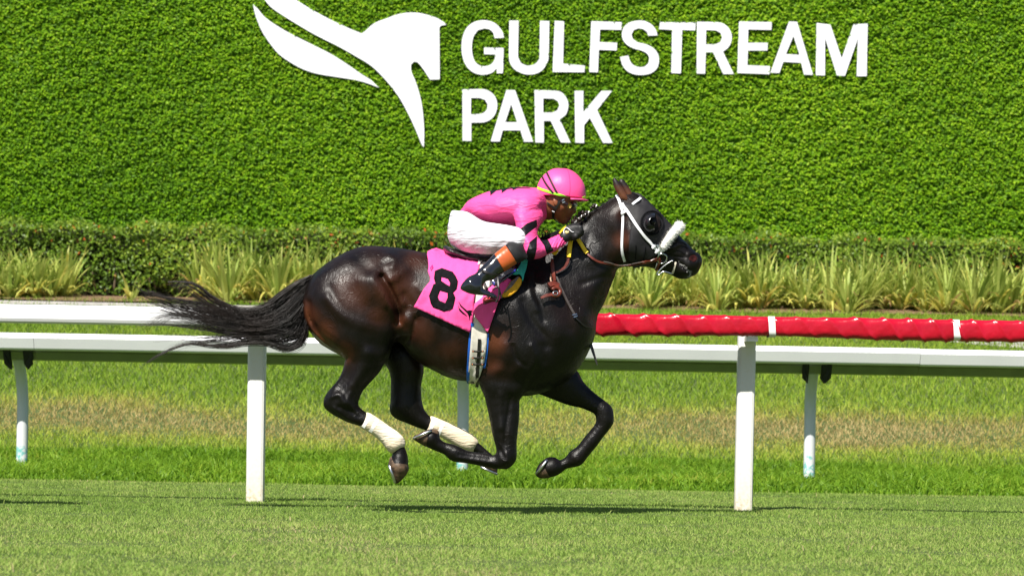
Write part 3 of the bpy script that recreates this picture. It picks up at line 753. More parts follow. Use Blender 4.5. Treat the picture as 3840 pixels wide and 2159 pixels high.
# near rail
YN_R = 18.0
near = empty('rail_fence', (0, YN_R, 0)); tag(near, 'near white running rail on square posts, its right half wrapped in red vinyl padding', 'fence')
zt = at(1920, 787*1.4913, 17.8).z; RH = .104
RY = 17.785                                             # rail axis, overhanging towards the track
prof = [(RY - .036, zt - .002), (RY - .010, zt), (RY + .036, zt - .002), (RY + .052, zt - .018), (RY + .052, zt - RH + .018), (RY + .036, zt - RH), (RY - .034, zt - RH), (RY - .047, zt - RH + .010), (RY - .054, zt - RH + .026), (RY - .055, zt - .03), (RY - .050, zt - .014)]
MB().prism(prof, -9, at(2222, 1200, 17.8).x + .02, 1).build('rail', M_rail, near)
for px, til in ((957, -.004), (2787, .004)):
    p = at(px, 1890, YN_R); post_mesh('post', p.x, YN_R, zt - .05, .100, .10, M_post, near, tilt=til)
    MB().box((p.x - .015, RY - .02, zt - RH - .030), (p.x + .049, YN_R - .02, zt - RH - .003)).build('bracket', M_rail, near)
# padding
px0 = at(1990, 1200, 17.8).x; nxp, nth = 1100, 40
X = np.linspace(px0, 8.5, nxp); th = np.linspace(0, 2*math.pi, nth, endpoint=False); XX, TH = np.meshgrid(X, th, indexing='ij')
ry_, rz_ = .064, .0575; e_ = .55
cy_ = np.sign(np.cos(TH)) * np.abs(np.cos(TH)) ** e_ * ry_; cz_ = np.sign(np.sin(TH)) * np.abs(np.sin(TH)) ** e_ * rz_
bandx = [at(2893, 1250, 17.76).x, at(3585, 1250, 17.76).x, at(2255, 1250, 17.76).x - .35]
bd = np.min([np.abs(XX - b) for b in bandx], 0); pinch = 1 - .10 * np.exp(-(bd / .022) ** 2)
wr_ = np.random.default_rng(5)
up = np.sin(TH) * .5 + .5; front = np.clip(-np.cos(TH), 0, 1)
u1 = XX * 44 - (1 - up) * 5.2 + 1.6 * np.sin(XX * 5.1) + 1.3 * np.sin(XX * 2.3 + 1)
fold = np.exp(-np.abs(np.sin(u1 / 2)) * 4.2) * .0135 * (.35 + .65 * np.sin(XX * 1.9 + .4) ** 2) 
fold += .0028 * np.exp(-np.abs(np.sin(XX * 31 + 2.2 * np.sin(XX * 8.3) + 2.6 * (1 - up))) * 7) * np.clip(1 - np.abs(up - .80) / .22, 0, 1) * (.4 + .6 * np.sin(XX * 2.9) ** 2)
fold += .0012 * np.sin(XX * 17 - TH * 3.1) + .0011 * np.sin(XX * 39 + TH * 1.4) + .0012 * (1 - np.abs(np.sin(XX * 47 + 3 * np.sin(XX * 5) + TH * 5)) ** .5)
sag = .006 * np.sin(XX * 3.3) * (1 - up)
rr = pinch * (1 + .02 * np.sin(XX * 7)) 
PV = np.stack([XX, RY + cy_ * (rr + fold / .09), zt - .052 + cz_ * (rr + fold / .07) - sag], -1).reshape(-1, 3)
i, j = np.meshgrid(np.arange(nxp - 1), np.arange(nth), indexing='ij'); i = i.ravel(); j = j.ravel(); j2 = (j + 1) % nth
PF = np.stack([i*nth+j, i*nth+j2, (i+1)*nth+j2, (i+1)*nth+j], 1)
M_red = mat('red_vinyl', (.42, .004, .020), .24, .42, .12, 9, .0022, 28)
mesh_np('padding', PV, [PF, np.array([list(range(nth))]), np.array([list(range((nxp-1)*nth, nxp*nth))])], M_red, near)
M_strapw = mat('white_strap', (.80, .80, .78), .6, .3, .05, 40)
for b in bandx:
    V = []; 
    for dx in (-.0185, .0185):
        for t in th:
            V.append((b + dx + .004 * math.sin(t * 2), RY + np.sign(math.cos(t)) * abs(math.cos(t)) ** e_ * .0650, zt - .052 + np.sign(math.sin(t)) * abs(math.sin(t)) ** e_ * .0585))
    mesh_np('padding_strap', V, np.array([(k, (k+1) % nth, nth + (k+1) % nth, nth + k) for k in range(nth)]), M_strapw, near)
# far rail
YF_R = 24.35
far = empty('rail_fence', (0, YF_R, 0)); tag(far, 'far white running rail of sloped profile on thin curved posts in the tall grass', 'fence')
zf = at(1920, 857*1.4913, 23.9).z; FY = 23.98
def fprof(o): return [(FY + .12, zf - .012), (FY - .03, zf - .002), (FY - .045, zf - .005), (FY - .085, zf - .033), (FY - .09, zf - .040), (FY - .058, zf - .116), (FY - .048, zf - .126), (FY - .030, zf - .132), (FY + .10, zf - .132)]
def uprof(): return [(FY - .028, zf - .1325), (FY + .02, zf - .146), (FY + .06, zf - .20), (FY + .09, zf - .207), (FY + .13, zf - .134)]
M_under = mat('raw_aluminium', (.30, .31, .29), .28, .5, .1, 6, metal=.85)
joints = [-11.5, at(210, 1300, 25).x, 3.9, 11.5]; joints = [-11.5, at(205, 1300, 25).x, at(3385, 1300, 25).x, 11.5]
for k in range(3):
    dz = (.0, .0, -.004)[k]
    MB().prism([(y, z + dz) for y, z in fprof(0)], joints[k] + .0015, joints[k+1] - .0015).build('rail', M_rail, far)
    MB().prism(uprof(), joints[k] + .0015, joints[k+1] - .0015).build('rail_underside', M_under, far)
M_fpost = attr_mat('post_scuffed', 'dirt', [(0, (.62, .64, .66)), (.42, (.66, .67, .68)), (.52, (.10, .42, .40)), (.58, (.60, .62, .63)), (1, (.40, .42, .42))], .4, .4, .0004, 60, nscale=22, namp=.75)
for px in (86, 1738, 3039):
    x = at(px, 1500, YF_R).x
    path = [(z, 0) for z in np.linspace(-.05, .52, 10)] + [(.60, -.015), (.68, -.05), (.76, -.12), (.83, -.22), (zf - .12, -.33)]
    V, F, k = [], [], 12
    for z, o in path:
        for q_ in range(k):
            g = 2*math.pi*q_/k; V.append((x + math.cos(g)*.044 - max(0, z - .5)*.02, YF_R + o + math.sin(g)*.044, z))
    for i_ in range(len(path)-1):
        for q_ in range(k): F.append((i_*k+q_, i_*k+(q_+1) % k, (i_+1)*k+(q_+1) % k, (i_+1)*k+q_))
    V = np.array(V); D = np.clip((.30 - V[:, 2]) / .1, 0, 1) * .46
    mesh_np('post', V, np.array(F), M_fpost, far, attrs={'dirt': D})
    for sgn in (-1, 1):
        mb = MB(); a, b = x + sgn*.055, x + sgn*.062 + (.03 if sgn > 0 else -.005)
        pts = [(a, FY - .03, zf - .135), (b + sgn*.03, FY - .03, zf - .135), (b + sgn*.03, FY + .05, zf - .235), (b - .01*sgn, FY + .07, zf - .275), (a, FY + .07, zf - .235)]
        v = [(p_[0], p_[1], p_[2]) for p_ in pts] + [(p_[0] - sgn*.012, p_[1] + .04, p_[2]) for p_ in pts]
        mb.add(v, [(0, 1, 2, 3, 4), (9, 8, 7, 6, 5)] + [(q_, 5 + q_, 5 + (q_+1) % 5, (q_+1) % 5) for q_ in range(5)])
        mb.build('bracket', M_greyb, far)
# ------------------------------------------------------------------ HORSE
HB = at(1650, 1930, YH); HB.z = 0
M_hoof = mat('hoof_horn', (.05, .032, .022), .55, .4, .6, 40, .0008, 150, col2=(.13, .08, .045))
M_shoe = mat('aluminium_shoe', (.62, .63, .66), .32, .5, metal=1)
M_hair = mat('black_hair', (.012, .008, .007), .45, .4, .5, 6, col2=(.022, .011, .008))
M_band = attr_mat('bandage_crepe', 'wrap', [(0, (.62, .52, .38)), (.5, (.70, .60, .45)), (.8, (.80, .76, .68))], .85, .2, .0012, 90, wr=((1, 1, 5), 16, .009, (0, R(-62), 0)), nscale=14, namp=.35)

trunk = (c3((85, 640), (90, 560), (110, 490), (130, 420), (200, 350), (300, 270), (400, 205), (500, 155), (600, 122), (700, 110), (800, 113), (900, 122), (1000, 135), (1100, 152), (1200, 175))
 + [(1660, 962), (1740, 972), (1830, 975), (1910, 958), (1975, 925), (2030, 893), (2090, 868), (2140, 850)]
 + c2((400, 520), (470, 450), (540, 402), (600, 365), (690, 308), (745, 285), (800, 272), (870, 280), (920, 310), (980, 368), (1060, 452), (1140, 540), (1200, 610), (1240, 660), (1300, 720), (1350, 768),
      (1385, 790), (1406, 830), (1402, 870), (1388, 900), (1375, 932), (1340, 962), (1312, 970), (1283, 988), (1220, 988), (1180, 968), (1130, 945), (1080, 935), (1020, 905), (960, 888), (890, 885), (800, 885), (745, 885),
      (700, 905), (685, 930), (670, 980), (640, 1050), (610, 1130), (570, 1220), (532, 1290), (518, 1370), (512, 1440))
 + [(2222, 1278)] + c5((1480, 0), (1440, 80), (1400, 150), (1340, 235), (1250, 320), (1120, 400), (980, 452), (900, 470), (830, 480), (740, 470), (600, 430), (440, 395))
 + c4((1540, 365), (1460, 352), (1360, 338), (1260, 308), (1180, 268), (1110, 233))
 + c3((1130, 1140), (1050, 1060), (985, 985), (930, 960), (880, 1000), (850, 1090), (790, 1150), (700, 1190), (600, 1180), (500, 1130), (430, 1085), (350, 1040), (250, 980), (170, 890), (120, 800), (95, 700)))
tk = [((1180, 1100), .95), ((1400, 1050), .92), ((1600, 1120), .80), ((1750, 1200), .78), ((1900, 1150), .74), ((2050, 1150), .66), ((2150, 1250), .72), ((1950, 1400), .8), ((2000, 960), .45),
      ((2150, 980), .50), ((2250, 880), .50), ((2330, 850), .58), ((2360, 950), .72), ((2420, 850), .72), ((2480, 920), .66), ((2550, 980), .72), ((2600, 1000), .85), ((2350, 760), .62), ((1750, 1000), .85), ((1700, 1380), .8)]
trel = [
 (c3((815, 395), (870, 480), (910, 560), (950, 650), (972, 790)), 15, -.022),           # thigh / flank fold
 (c3((900, 420), (960, 380), (1010, 330)), 22, .008), (c3((880, 200), (930, 240), (915, 300)), 26, .014),    # point of hip
 (c3((750, 420), (820, 520), (880, 680)), 42, .018),                                      # front of thigh
 (c3((330, 590), (480, 740), (700, 830), (850, 880)), 24, .014),                          # outer thigh ridge
 (c3((170, 620), (185, 780), (270, 870), (400, 960), (530, 1060)), 14, -.015),            # hamstring groove
 (c3((260, 690), (300, 780)), 46, -.010), (c3((560, 560), (620, 640)), 40, -.006), (c3((620, 430), (700, 560)), 40, .008), (c3((860, 700), (900, 800)), 14, -.006),
 (c3((110, 620), (140, 780), (240, 930), (400, 1040)), 16, .008),
 (c3((360, 500), (420, 640), (560, 760), (760, 800)), 20, -.007),
 (c3((250, 420), (330, 330), (450, 270)), 40, .008), (c3((560, 180), (620, 250), (700, 330)), 22, -.006),
 (c3((1030, 770), (1080, 830), (1060, 900)), 24, .012), (c3((1000, 990), (1080, 900), (1120, 780)), 15, -.010),
 (c3((930, 900), (960, 860), (980, 800)), 18, .010),
 (c3((1020, 560), (1060, 640), (1000, 720)), 20, -.008), (c3((1130, 480), (1200, 560)), 16, .004),
 (c3((1250, 700), (1200, 900), (1260, 1120)), 16, .0035), (c3((1330, 720), (1290, 900), (1340, 1150)), 16, .0035), (c3((1420, 800), (1390, 950), (1430, 1180)), 16, .0035), (c3((1510, 850), (1490, 1000), (1520, 1200)), 16, .0035),
 (h5((0, 860), (80, 1050), (180, 1200), (300, 1330), (330, 1448)), 16, -.011),          # shoulder grooves
 (h5((150, 480), (160, 700), (240, 900), (280, 1100)), 12, -.008), (h5((90, 560), (110, 760), (190, 960)), 14, .010),
 (h5((330, 560), (360, 800), (420, 1050), (480, 1300)), 30, .008), (h5((560, 700), (620, 950), (640, 1200)), 20, -.007),
 (c5((720, 0), (760, 120), (830, 190)), 10, -.010), (c5((650, 0), (640, 160), (560, 260)), 26, .010), (c5((900, 0), (930, 140), (860, 300)), 14, .010), (c5((1010, 0), (1030, 150)), 14, -.006),
 (c5((500, 340), (640, 375), (760, 350)), 16, -.012), (c5((560, 250), (700, 270), (800, 200)), 26, .014), (c5((830, 420), (900, 320), (960, 240)), 12, -.010),
 (c2((690, 930), (640, 960), (520, 1000), (400, 1040)), 12, -.004), (c2((640, 1000), (560, 1150), (500, 1330)), 18, -.008), (c2((560, 960), (480, 1120), (430, 1300)), 30, .008),
 (c2((740, 470), (735, 620), (745, 760), (790, 850)), 14, -.010), (c2((640, 470), (600, 600), (560, 760), (480, 850)), 30, .006), (c2((520, 520), (460, 640), (400, 780)), 18, -.006),
 (c2((800, 620), (830, 740), (900, 800)), 40, .010),                                      # cheek
 (h4((800, 990), (900, 960), (1010, 900), (1090, 900)), 13, .010), (h4((860, 1080), (960, 1090), (1060, 1080)), 10, -.004),
 (h4((1165, 1100)), 11, -.018), (h4((1090, 1060), (1130, 1030), (1200, 1030), (1250, 1080), (1240, 1150)), 8, .004),
 (h4((930, 1140), (1010, 1190), (1090, 1260), (1150, 1310)), 6, -.009), (h4((980, 1280), (1050, 1300)), 14, .003),
 (h4((640, 640)), 20, .012),
]
near_hind = (c3((150, 620), (200, 470), (330, 400), (560, 380), (760, 430), (880, 560), (940, 720), (960, 830), (955, 890), (915, 930), (885, 1000), (862, 1100), (800, 1185))
 + c4((705, 205), (640, 290), (560, 380), (500, 450), (470, 520), (461, 570), (490, 610), (545, 650), (650, 712), (750, 785), (830, 838), (868, 880), (880, 920), (880, 950), (900, 1000), (913, 1060), (912, 1160), (878, 1222), (824, 1274), (800, 1268), (764, 1180), (748, 1110), (765, 1060), (772, 1040), (784, 1005), (742, 965), (702, 915), (640, 855), (560, 806), (470, 757), (390, 733), (310, 695), (230, 650), (168, 600), (153, 560), (175, 490), (220, 430), (280, 360), (320, 290), (345, 210), (352, 165))
 + c3((470, 1110), (420, 1060), (340, 1000), (260, 920), (190, 800)))
nhk = [((1300, 1150), .62), ((1400, 1250), .66), ((1370, 1350), .8), ((1300, 1470), .75), ((1250, 1530), .75), ((1400, 1620), .95), ((1500, 1680), 1.0), ((1500, 1780), 1.1)]
nhr = [(c4((430, 200), (380, 330), (300, 430)), 13, -.006), (c4((560, 120), (520, 260), (430, 400)), 24, .010), (c4((230, 500), (300, 480), (350, 560)), 10, .008), (c4((300, 590), (380, 620), (470, 680)), 7, -.005), (c4((400, 470), (380, 540), (430, 600)), 8, .006), (c4((250, 600), (350, 680), (440, 730)), 6, .005)]
far_hind = (c3((820, 1180), (850, 1000), (980, 940), (1120, 1050), (1170, 1180), (1174, 1240))
 + c4((1056, 280), (1032, 380), (1031, 480), (1042, 560), (1062, 620), (1092, 660), (1130, 690), (1200, 716), (1320, 768), (1430, 818), (1505, 862), (1545, 910), (1620, 975), (1685, 1035), (1725, 1110), (1722, 1190), (1700, 1188), (1640, 1160), (1560, 1122), (1600, 1060), (1560, 1020), (1490, 990), (1440, 978), (1380, 950), (1290, 900), (1210, 850), (1080, 800), (1000, 772), (920, 738), (830, 703), (778, 670), (757, 620), (762, 560), (767, 450), (766, 330), (750, 262), (712, 200)))
near_fore = (c5((400, 380), (350, 250), (420, 60), (600, -40), (780, 40), (860, 220), (860, 400), (785, 515), (780, 600), (775, 700), (765, 800), (755, 900), (753, 1000), (752, 1080), (738, 1130), (700, 1175), (650, 1205), (600, 1213), (540, 1198))
 + c4((1830, 1150), (1740, 1162), (1660, 1138), (1560, 1118), (1450, 1098), (1340, 1083), (1290, 1058), (1250, 1020), (1200, 998), (1130, 968), (1080, 943), (1040, 923), (985, 893), (968, 868), (1000, 842), (1080, 808), (1148, 796), (1192, 814), (1198, 860), (1215, 892), (1260, 917), (1320, 932), (1380, 955), (1440, 985), (1500, 1000), (1600, 1012), (1690, 1032), (1718, 1012), (1720, 960), (1690, 850), (1665, 720), (1640, 600), (1610, 480), (1580, 420)))
nfr = [(c5((700, 480), (680, 620), (650, 800), (640, 960)), 7, -.006), (c5((600, 480), (590, 640), (600, 800)), 14, .006), (c5((650, 1060), (660, 1130)), 12, .008), (c5((600, 1020), (640, 1090)), 6, -.006), (c4((1660, 1060), (1500, 1040), (1380, 1020)), 5, -.005), (c4((1700, 1100), (1500, 1075), (1360, 1050)), 5, .004)]
far_fore = (c5((1330, 215), (1150, 120), (960, 180), (880, 330), (900, 440), (980, 462), (1000, 468), (1100, 505), (1200, 545), (1300, 577), (1400, 600), (1480, 632), (1530, 662), (1544, 700), (1544, 740), (1530, 772), (1490, 822), (1440, 882), (1400, 932), (1360, 982), (1320, 1012), (1282, 1040), (1262, 1070), (1220, 1105), (1182, 1122), (1150, 1102), (1130, 1090), (1070, 1100), (1024, 1124), (985, 1162), (955, 1220), (952, 1258), (970, 1276), (1004, 1286), (1120, 1275), (1180, 1248), (1240, 1203), (1290, 1187), (1340, 1178), (1390, 1162), (1430, 1118), (1460, 1078), (1500, 1028), (1550, 968), (1600, 898), (1640, 848), (1680, 798), (1708, 750), (1713, 700), (1704, 632), (1680, 582), (1620, 532), (1540, 472), (1460, 402), (1400, 332)))
YN, YF = YH - .12, YH + .12
P_tr = Part(trunk, YH, kpts=tk, relief=[(a, b * .9, c * (2.0 if a[0][0] < 1520 else 1.5 if a[0][0] < 1800 or a[0][0] > 2270 else 1.0)) for a, b, c in trel], n=4)
P_nh = Part(near_hind, YN, kpts=nhk, y0=YN, relief=[(a, b, c * 1.5) for a, b, c in nhr], n=4)
P_fh = Part(far_hind, YF, k=.78, y0=YF, n=4)
P_nf = Part(near_fore, YN, kpts=[((1900, 1350), .5), ((1890, 1500), .66), ((1890, 1680), .9), ((1700, 1700), .95), ((1600, 1630), 1.1)], y0=YN, relief=[(a, b, c * 1.5) for a, b, c in nfr], n=4)
P_ff = Part(far_fore, YF, kpts=[((2050, 1400), .5), ((2180, 1470), .66), ((2280, 1560), .9), ((2200, 1680), .95), ((2040, 1760), 1.1)], y0=YF, n=4)
def ear_part(poly, y): return Part(poly, y, k=.8, y0=y, n=4, res=.003)
V, F = blend([P_tr, P_nh, P_fh, P_nf, P_ff], .006, [.01, .045, .05, .045, .05], 3)

# coat colour of the animal: 0 black ... 1 brown (flanks, buttocks, girth), as the hair itself is coloured
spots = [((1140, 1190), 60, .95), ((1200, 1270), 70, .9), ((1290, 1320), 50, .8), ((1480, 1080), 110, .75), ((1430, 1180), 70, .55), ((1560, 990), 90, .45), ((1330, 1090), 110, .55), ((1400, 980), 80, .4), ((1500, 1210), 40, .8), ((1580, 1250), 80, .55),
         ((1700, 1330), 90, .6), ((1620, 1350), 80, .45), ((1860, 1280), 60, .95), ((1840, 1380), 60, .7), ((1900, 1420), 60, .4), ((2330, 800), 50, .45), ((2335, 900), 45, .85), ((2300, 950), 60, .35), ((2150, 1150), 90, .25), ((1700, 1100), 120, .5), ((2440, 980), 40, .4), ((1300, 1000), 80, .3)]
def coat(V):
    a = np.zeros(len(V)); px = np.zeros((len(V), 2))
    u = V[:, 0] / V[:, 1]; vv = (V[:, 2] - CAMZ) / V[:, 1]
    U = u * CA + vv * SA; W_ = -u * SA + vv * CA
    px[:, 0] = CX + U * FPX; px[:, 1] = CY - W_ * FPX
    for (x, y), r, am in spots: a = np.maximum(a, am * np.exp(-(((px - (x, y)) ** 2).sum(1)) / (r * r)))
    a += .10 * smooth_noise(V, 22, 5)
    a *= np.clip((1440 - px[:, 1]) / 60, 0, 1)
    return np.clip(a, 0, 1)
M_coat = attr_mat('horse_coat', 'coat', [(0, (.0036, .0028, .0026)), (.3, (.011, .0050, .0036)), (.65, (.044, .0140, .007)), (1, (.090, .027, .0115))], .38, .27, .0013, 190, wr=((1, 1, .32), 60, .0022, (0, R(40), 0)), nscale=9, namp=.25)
def add_veins(m, scale, dist, mask_lo, mask_hi, width=.018):
    n = m.node_tree.nodes; l = m.node_tree.links; b = n['Principled BSDF']; old = b.inputs['Normal'].links[0].from_socket
    tc = n.new('ShaderNodeTexCoord'); t = n.new('ShaderNodeTexNoise'); t.inputs['Scale'].default_value = scale; t.inputs['Detail'].default_value = 1.5; t.inputs['Distortion'].default_value = 1.2
    l.new(tc.outputs['Object'], t.inputs['Vector']); r = n.new('ShaderNodeValToRGB'); e = r.color_ramp.elements; e.new(.5)
    e[0].position = .5 - width; e[1].position = .5; e[2].position = .5 + width
    e[0].color = (0, 0, 0, 1); e[1].color = (1, 1, 1, 1); e[2].color = (0, 0, 0, 1); l.new(t.outputs['Fac'], r.inputs['Fac'])
    k = n.new('ShaderNodeTexNoise'); k.inputs['Scale'].default_value = 5; l.new(tc.outputs['Object'], k.inputs['Vector'])
    rk = n.new('ShaderNodeValToRGB'); rk.color_ramp.elements[0].position = mask_lo; rk.color_ramp.elements[1].position = mask_hi; l.new(k.outputs['Fac'], rk.inputs['Fac'])
    mu = n.new('ShaderNodeMath'); mu.operation = 'MULTIPLY'; l.new(r.outputs['Color'], mu.inputs[0]); l.new(rk.outputs['Color'], mu.inputs[1])
    bp = n.new('ShaderNodeBump'); bp.inputs['Strength'].default_value = 1; bp.inputs['Distance'].default_value = dist
    l.new(mu.outputs[0], bp.inputs['Height']); l.new(old, bp.inputs['Normal']); l.new(bp.outputs['Normal'], b.inputs['Normal'])
add_veins(M_coat, 12, .0011, .46, .62, .03)
def vary_rough(m, sc, lo, hi):
    n = m.node_tree.nodes; l = m.node_tree.links; b = n['Principled BSDF']; tc = n.new('ShaderNodeTexCoord')
    t = n.new('ShaderNodeTexNoise'); t.inputs['Scale'].default_value = sc; t.inputs['Detail'].default_value = 7; t.inputs['Roughness'].default_value = .7
    l.new(tc.outputs['Object'], t.inputs['Vector']); mr = n.new('ShaderNodeMapRange'); mr.inputs['From Min'].default_value = .35; mr.inputs['From Max'].default_value = .65
    mr.inputs['To Min'].default_value = lo; mr.inputs['To Max'].default_value = hi; l.new(t.outputs['Fac'], mr.inputs['Value']); l.new(mr.outputs[0], b.inputs['Roughness'])
vary_rough(M_coat, 11, .30, .50)
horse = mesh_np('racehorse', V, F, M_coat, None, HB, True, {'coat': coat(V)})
tag(horse, 'near black brown racehorse at full gallop with all four feet off the grass', 'horse')
o_bvh[horse.name] = (V, F)
BV = bvh_of(horse)

# ears
M_ear = attr_mat('ear_hair', 'tip', [(0, (.006, .004, .004)), (.30, (.012, .007, .006)), (.5, (.06, .021, .010)), (1, (.13, .045, .018))], .5, .4, .001, 120)
for poly, y in ((h4((140, 50), (132, 100), (150, 180), (190, 260), (235, 330), (290, 360), (325, 340), (300, 270), (240, 160), (190, 90)), YH - .055),
                (h4((240, 68), (212, 100), (215, 135), (250, 200), (290, 280), (330, 345), (375, 350), (385, 290), (360, 220), (320, 150), (280, 100)), YH - .015)):
    e = solid('ear', ear_part(poly, y), M_ear, horse, vox=.0035, attrs={'tip': lambda V: np.clip(1 - (V[:, 2] - (V[:, 2].max() - .09)) / .09, 0, 1) * .9})
# hooves and shoes
def hoof(poly, sole, y, pin=(.35)):
    h = solid('hoof', Part(poly, y, k=1.15, y0=y, n=3, res=.003), M_hoof, horse, vox=.004, it=1)
    pts = [at(a, b, y) for a, b in sole]; mb = MB()
    d = (pts[-1] - pts[0]); L = d.length; t = d.normalized(); nrm = Vector((-t.z, 0, t.x))
    mid = (pts[0] + pts[-1]) / 2
    C = []
    for i in range(25):                                         # U-shaped plate under the sole
        g = math.pi * (i / 24 * 1.5 - .75)
        C.append(mid + t * (math.cos(g) * L * .5) + Vector((0, math.sin(g) * .052, 0)))
    mb.tube(C, .0075, 6, .9)
    mb.build('horseshoe', M_shoe, h, smooth=True)
    return h
hoof(c4((765, 1040), (748, 1085), (742, 1115), (762, 1185), (800, 1277), (826, 1280), (882, 1226), (918, 1165), (914, 1110), (870, 1060)), c4((742, 1090), (800, 1272)), YN)
hoof(c4((1040, 927), (985, 896), (965, 870), (1000, 842), (1080, 806), (1150, 792), (1196, 815), (1190, 860), (1140, 920), (1090, 950)), c4((1160, 792), (968, 875)), YN)
hoof(c5((1065, 1092), (1022, 1120), (980, 1160), (950, 1218), (946, 1260), (966, 1282), (1004, 1294), (1100, 1282), (1112, 1210), (1130, 1100)), c5((1072, 1094), (952, 1250)), YF)
hoof(c4((1560, 1122), (1640, 1160), (1716, 1200), (1726, 1170), (1722, 1130), (1690, 1090), (1620, 1080)), c4((1555, 1122), (1720, 1198)), YF)
# leg bandages
def wrapf(seed):
    def f(V):
        a = .35 + .25 * smooth_noise(V, 30, seed); return np.clip(a, 0, .62)
    return f
b1 = solid('leg_bandage', Part(c4((540, 640), (650, 700), (750, 772), (832, 828), (876, 878), (892, 925), (880, 960), (830, 1000), (786, 1016), (738, 985), (696, 930), (636, 868), (560, 816), (470, 762), (490, 720)), YN, k=1.0, y0=YN, n=3, res=.004), M_band, horse, vox=.005, it=2, attrs={'wrap': wrapf(2)})
b2 = solid('leg_bandage', Part(c4((1120, 676), (1200, 704), (1320, 755), (1430, 806), (1515, 858), (1552, 905), (1535, 960), (1500, 1005), (1440, 990), (1380, 962), (1290, 905), (1210, 860), (1080, 808), (1095, 740)), YF, k=.95, y0=YF, n=3, res=.004), M_band, horse, vox=.005, it=2, attrs={'wrap': wrapf(4)})
M_tape = mat('white_tape', (.85, .84, .82), .6, .3, .06, 30)
BB = bvh_of(b1)
for pts in (c4((575, 665), (515, 775)), c4((640, 705), (578, 815))): ribbon('tape_wrap', pts, 15, BB, .001, M_tape, horse, thick=.002, n=4, Y=YN)
BB = bvh_of(b2)
for pts in (c4((1170, 700), (1120, 805)), c4((1240, 730), (1195, 840))): ribbon('tape_wrap', pts, 13, BB, .001, M_tape, horse, thick=.002, n=4, Y=YF)
# nostril and foam on the lips
M_nos = mat('nostril_skin', (.030, .0045, .004), .8, .15, .5, 60)
drape('nostril', catmull(h4((1112, 1085), (1150, 1058), (1195, 1060), (1222, 1095), (1208, 1130), (1160, 1150), (1120, 1130)), 3), BV, .0012, .0015, M_nos, horse, step=6, mirror=True)
M_foam = mat('foam', (.42, .41, .40), .7, .3, .1, 80, .003, 120)
fo = MB(); fr_ = np.random.default_rng(9); fl_ = resample_px = catmull(h4((985, 1160), (1040, 1198), (1105, 1255), (1135, 1300), (1110, 1335)), 12, False)
for i_ in range(90):
    a_, b_ = fl_[fr_.integers(len(fl_))] + fr_.normal(0, 3.2, 2); p_, n_, k_ = hit(BV, a_, b_, .0005)
    if k_: fo.ball(p_, tuple(fr_.uniform(.0008, .0030, 3)), 6, 4)
fo.build('foam', M_foam, horse, smooth=True, kind='stuff')

# hair: thin strands as three-sided tapered tubes
def hair_mesh(name, strands, rad, m, parent):
    n = strands.shape[1]; K = len(strands)
    T = np.gradient(strands, axis=1); T /= np.linalg.norm(T, axis=2, keepdims=True) + 1e-9
    up = np.array([0, 1., 0]); A = np.cross(T, up); A /= np.linalg.norm(A, axis=2, keepdims=True) + 1e-9
    B = np.cross(T, A); V = np.zeros((K, n, 3, 3))
    r = rad[:, None] * np.linspace(1, .25, n)[None] ** .8
    for j in range(3):
        g = 2 * math.pi * j / 3
        V[:, :, j] = strands + (A * math.cos(g) + B * math.sin(g)) * r[..., None]
    idx = np.arange(K * n * 3).reshape(K, n, 3); F = []
    for j in range(3):
        F.append(np.stack([idx[:, :-1, j], idx[:, 1:, j], idx[:, 1:, (j+1) % 3], idx[:, :-1, (j+1) % 3]], -1).reshape(-1, 4))
    return mesh_np(name, V.reshape(-1, 3), np.concatenate(F), m, parent)
def resample(p, n):
    p = catmull(p, 10, False); d = np.concatenate([[0], np.cumsum(np.linalg.norm(np.diff(p, axis=0), axis=1))]); d /= d[-1]
    t = np.linspace(0, 1, n); return np.stack([np.interp(t, d, p[:, i]) for i in range(2)], 1)
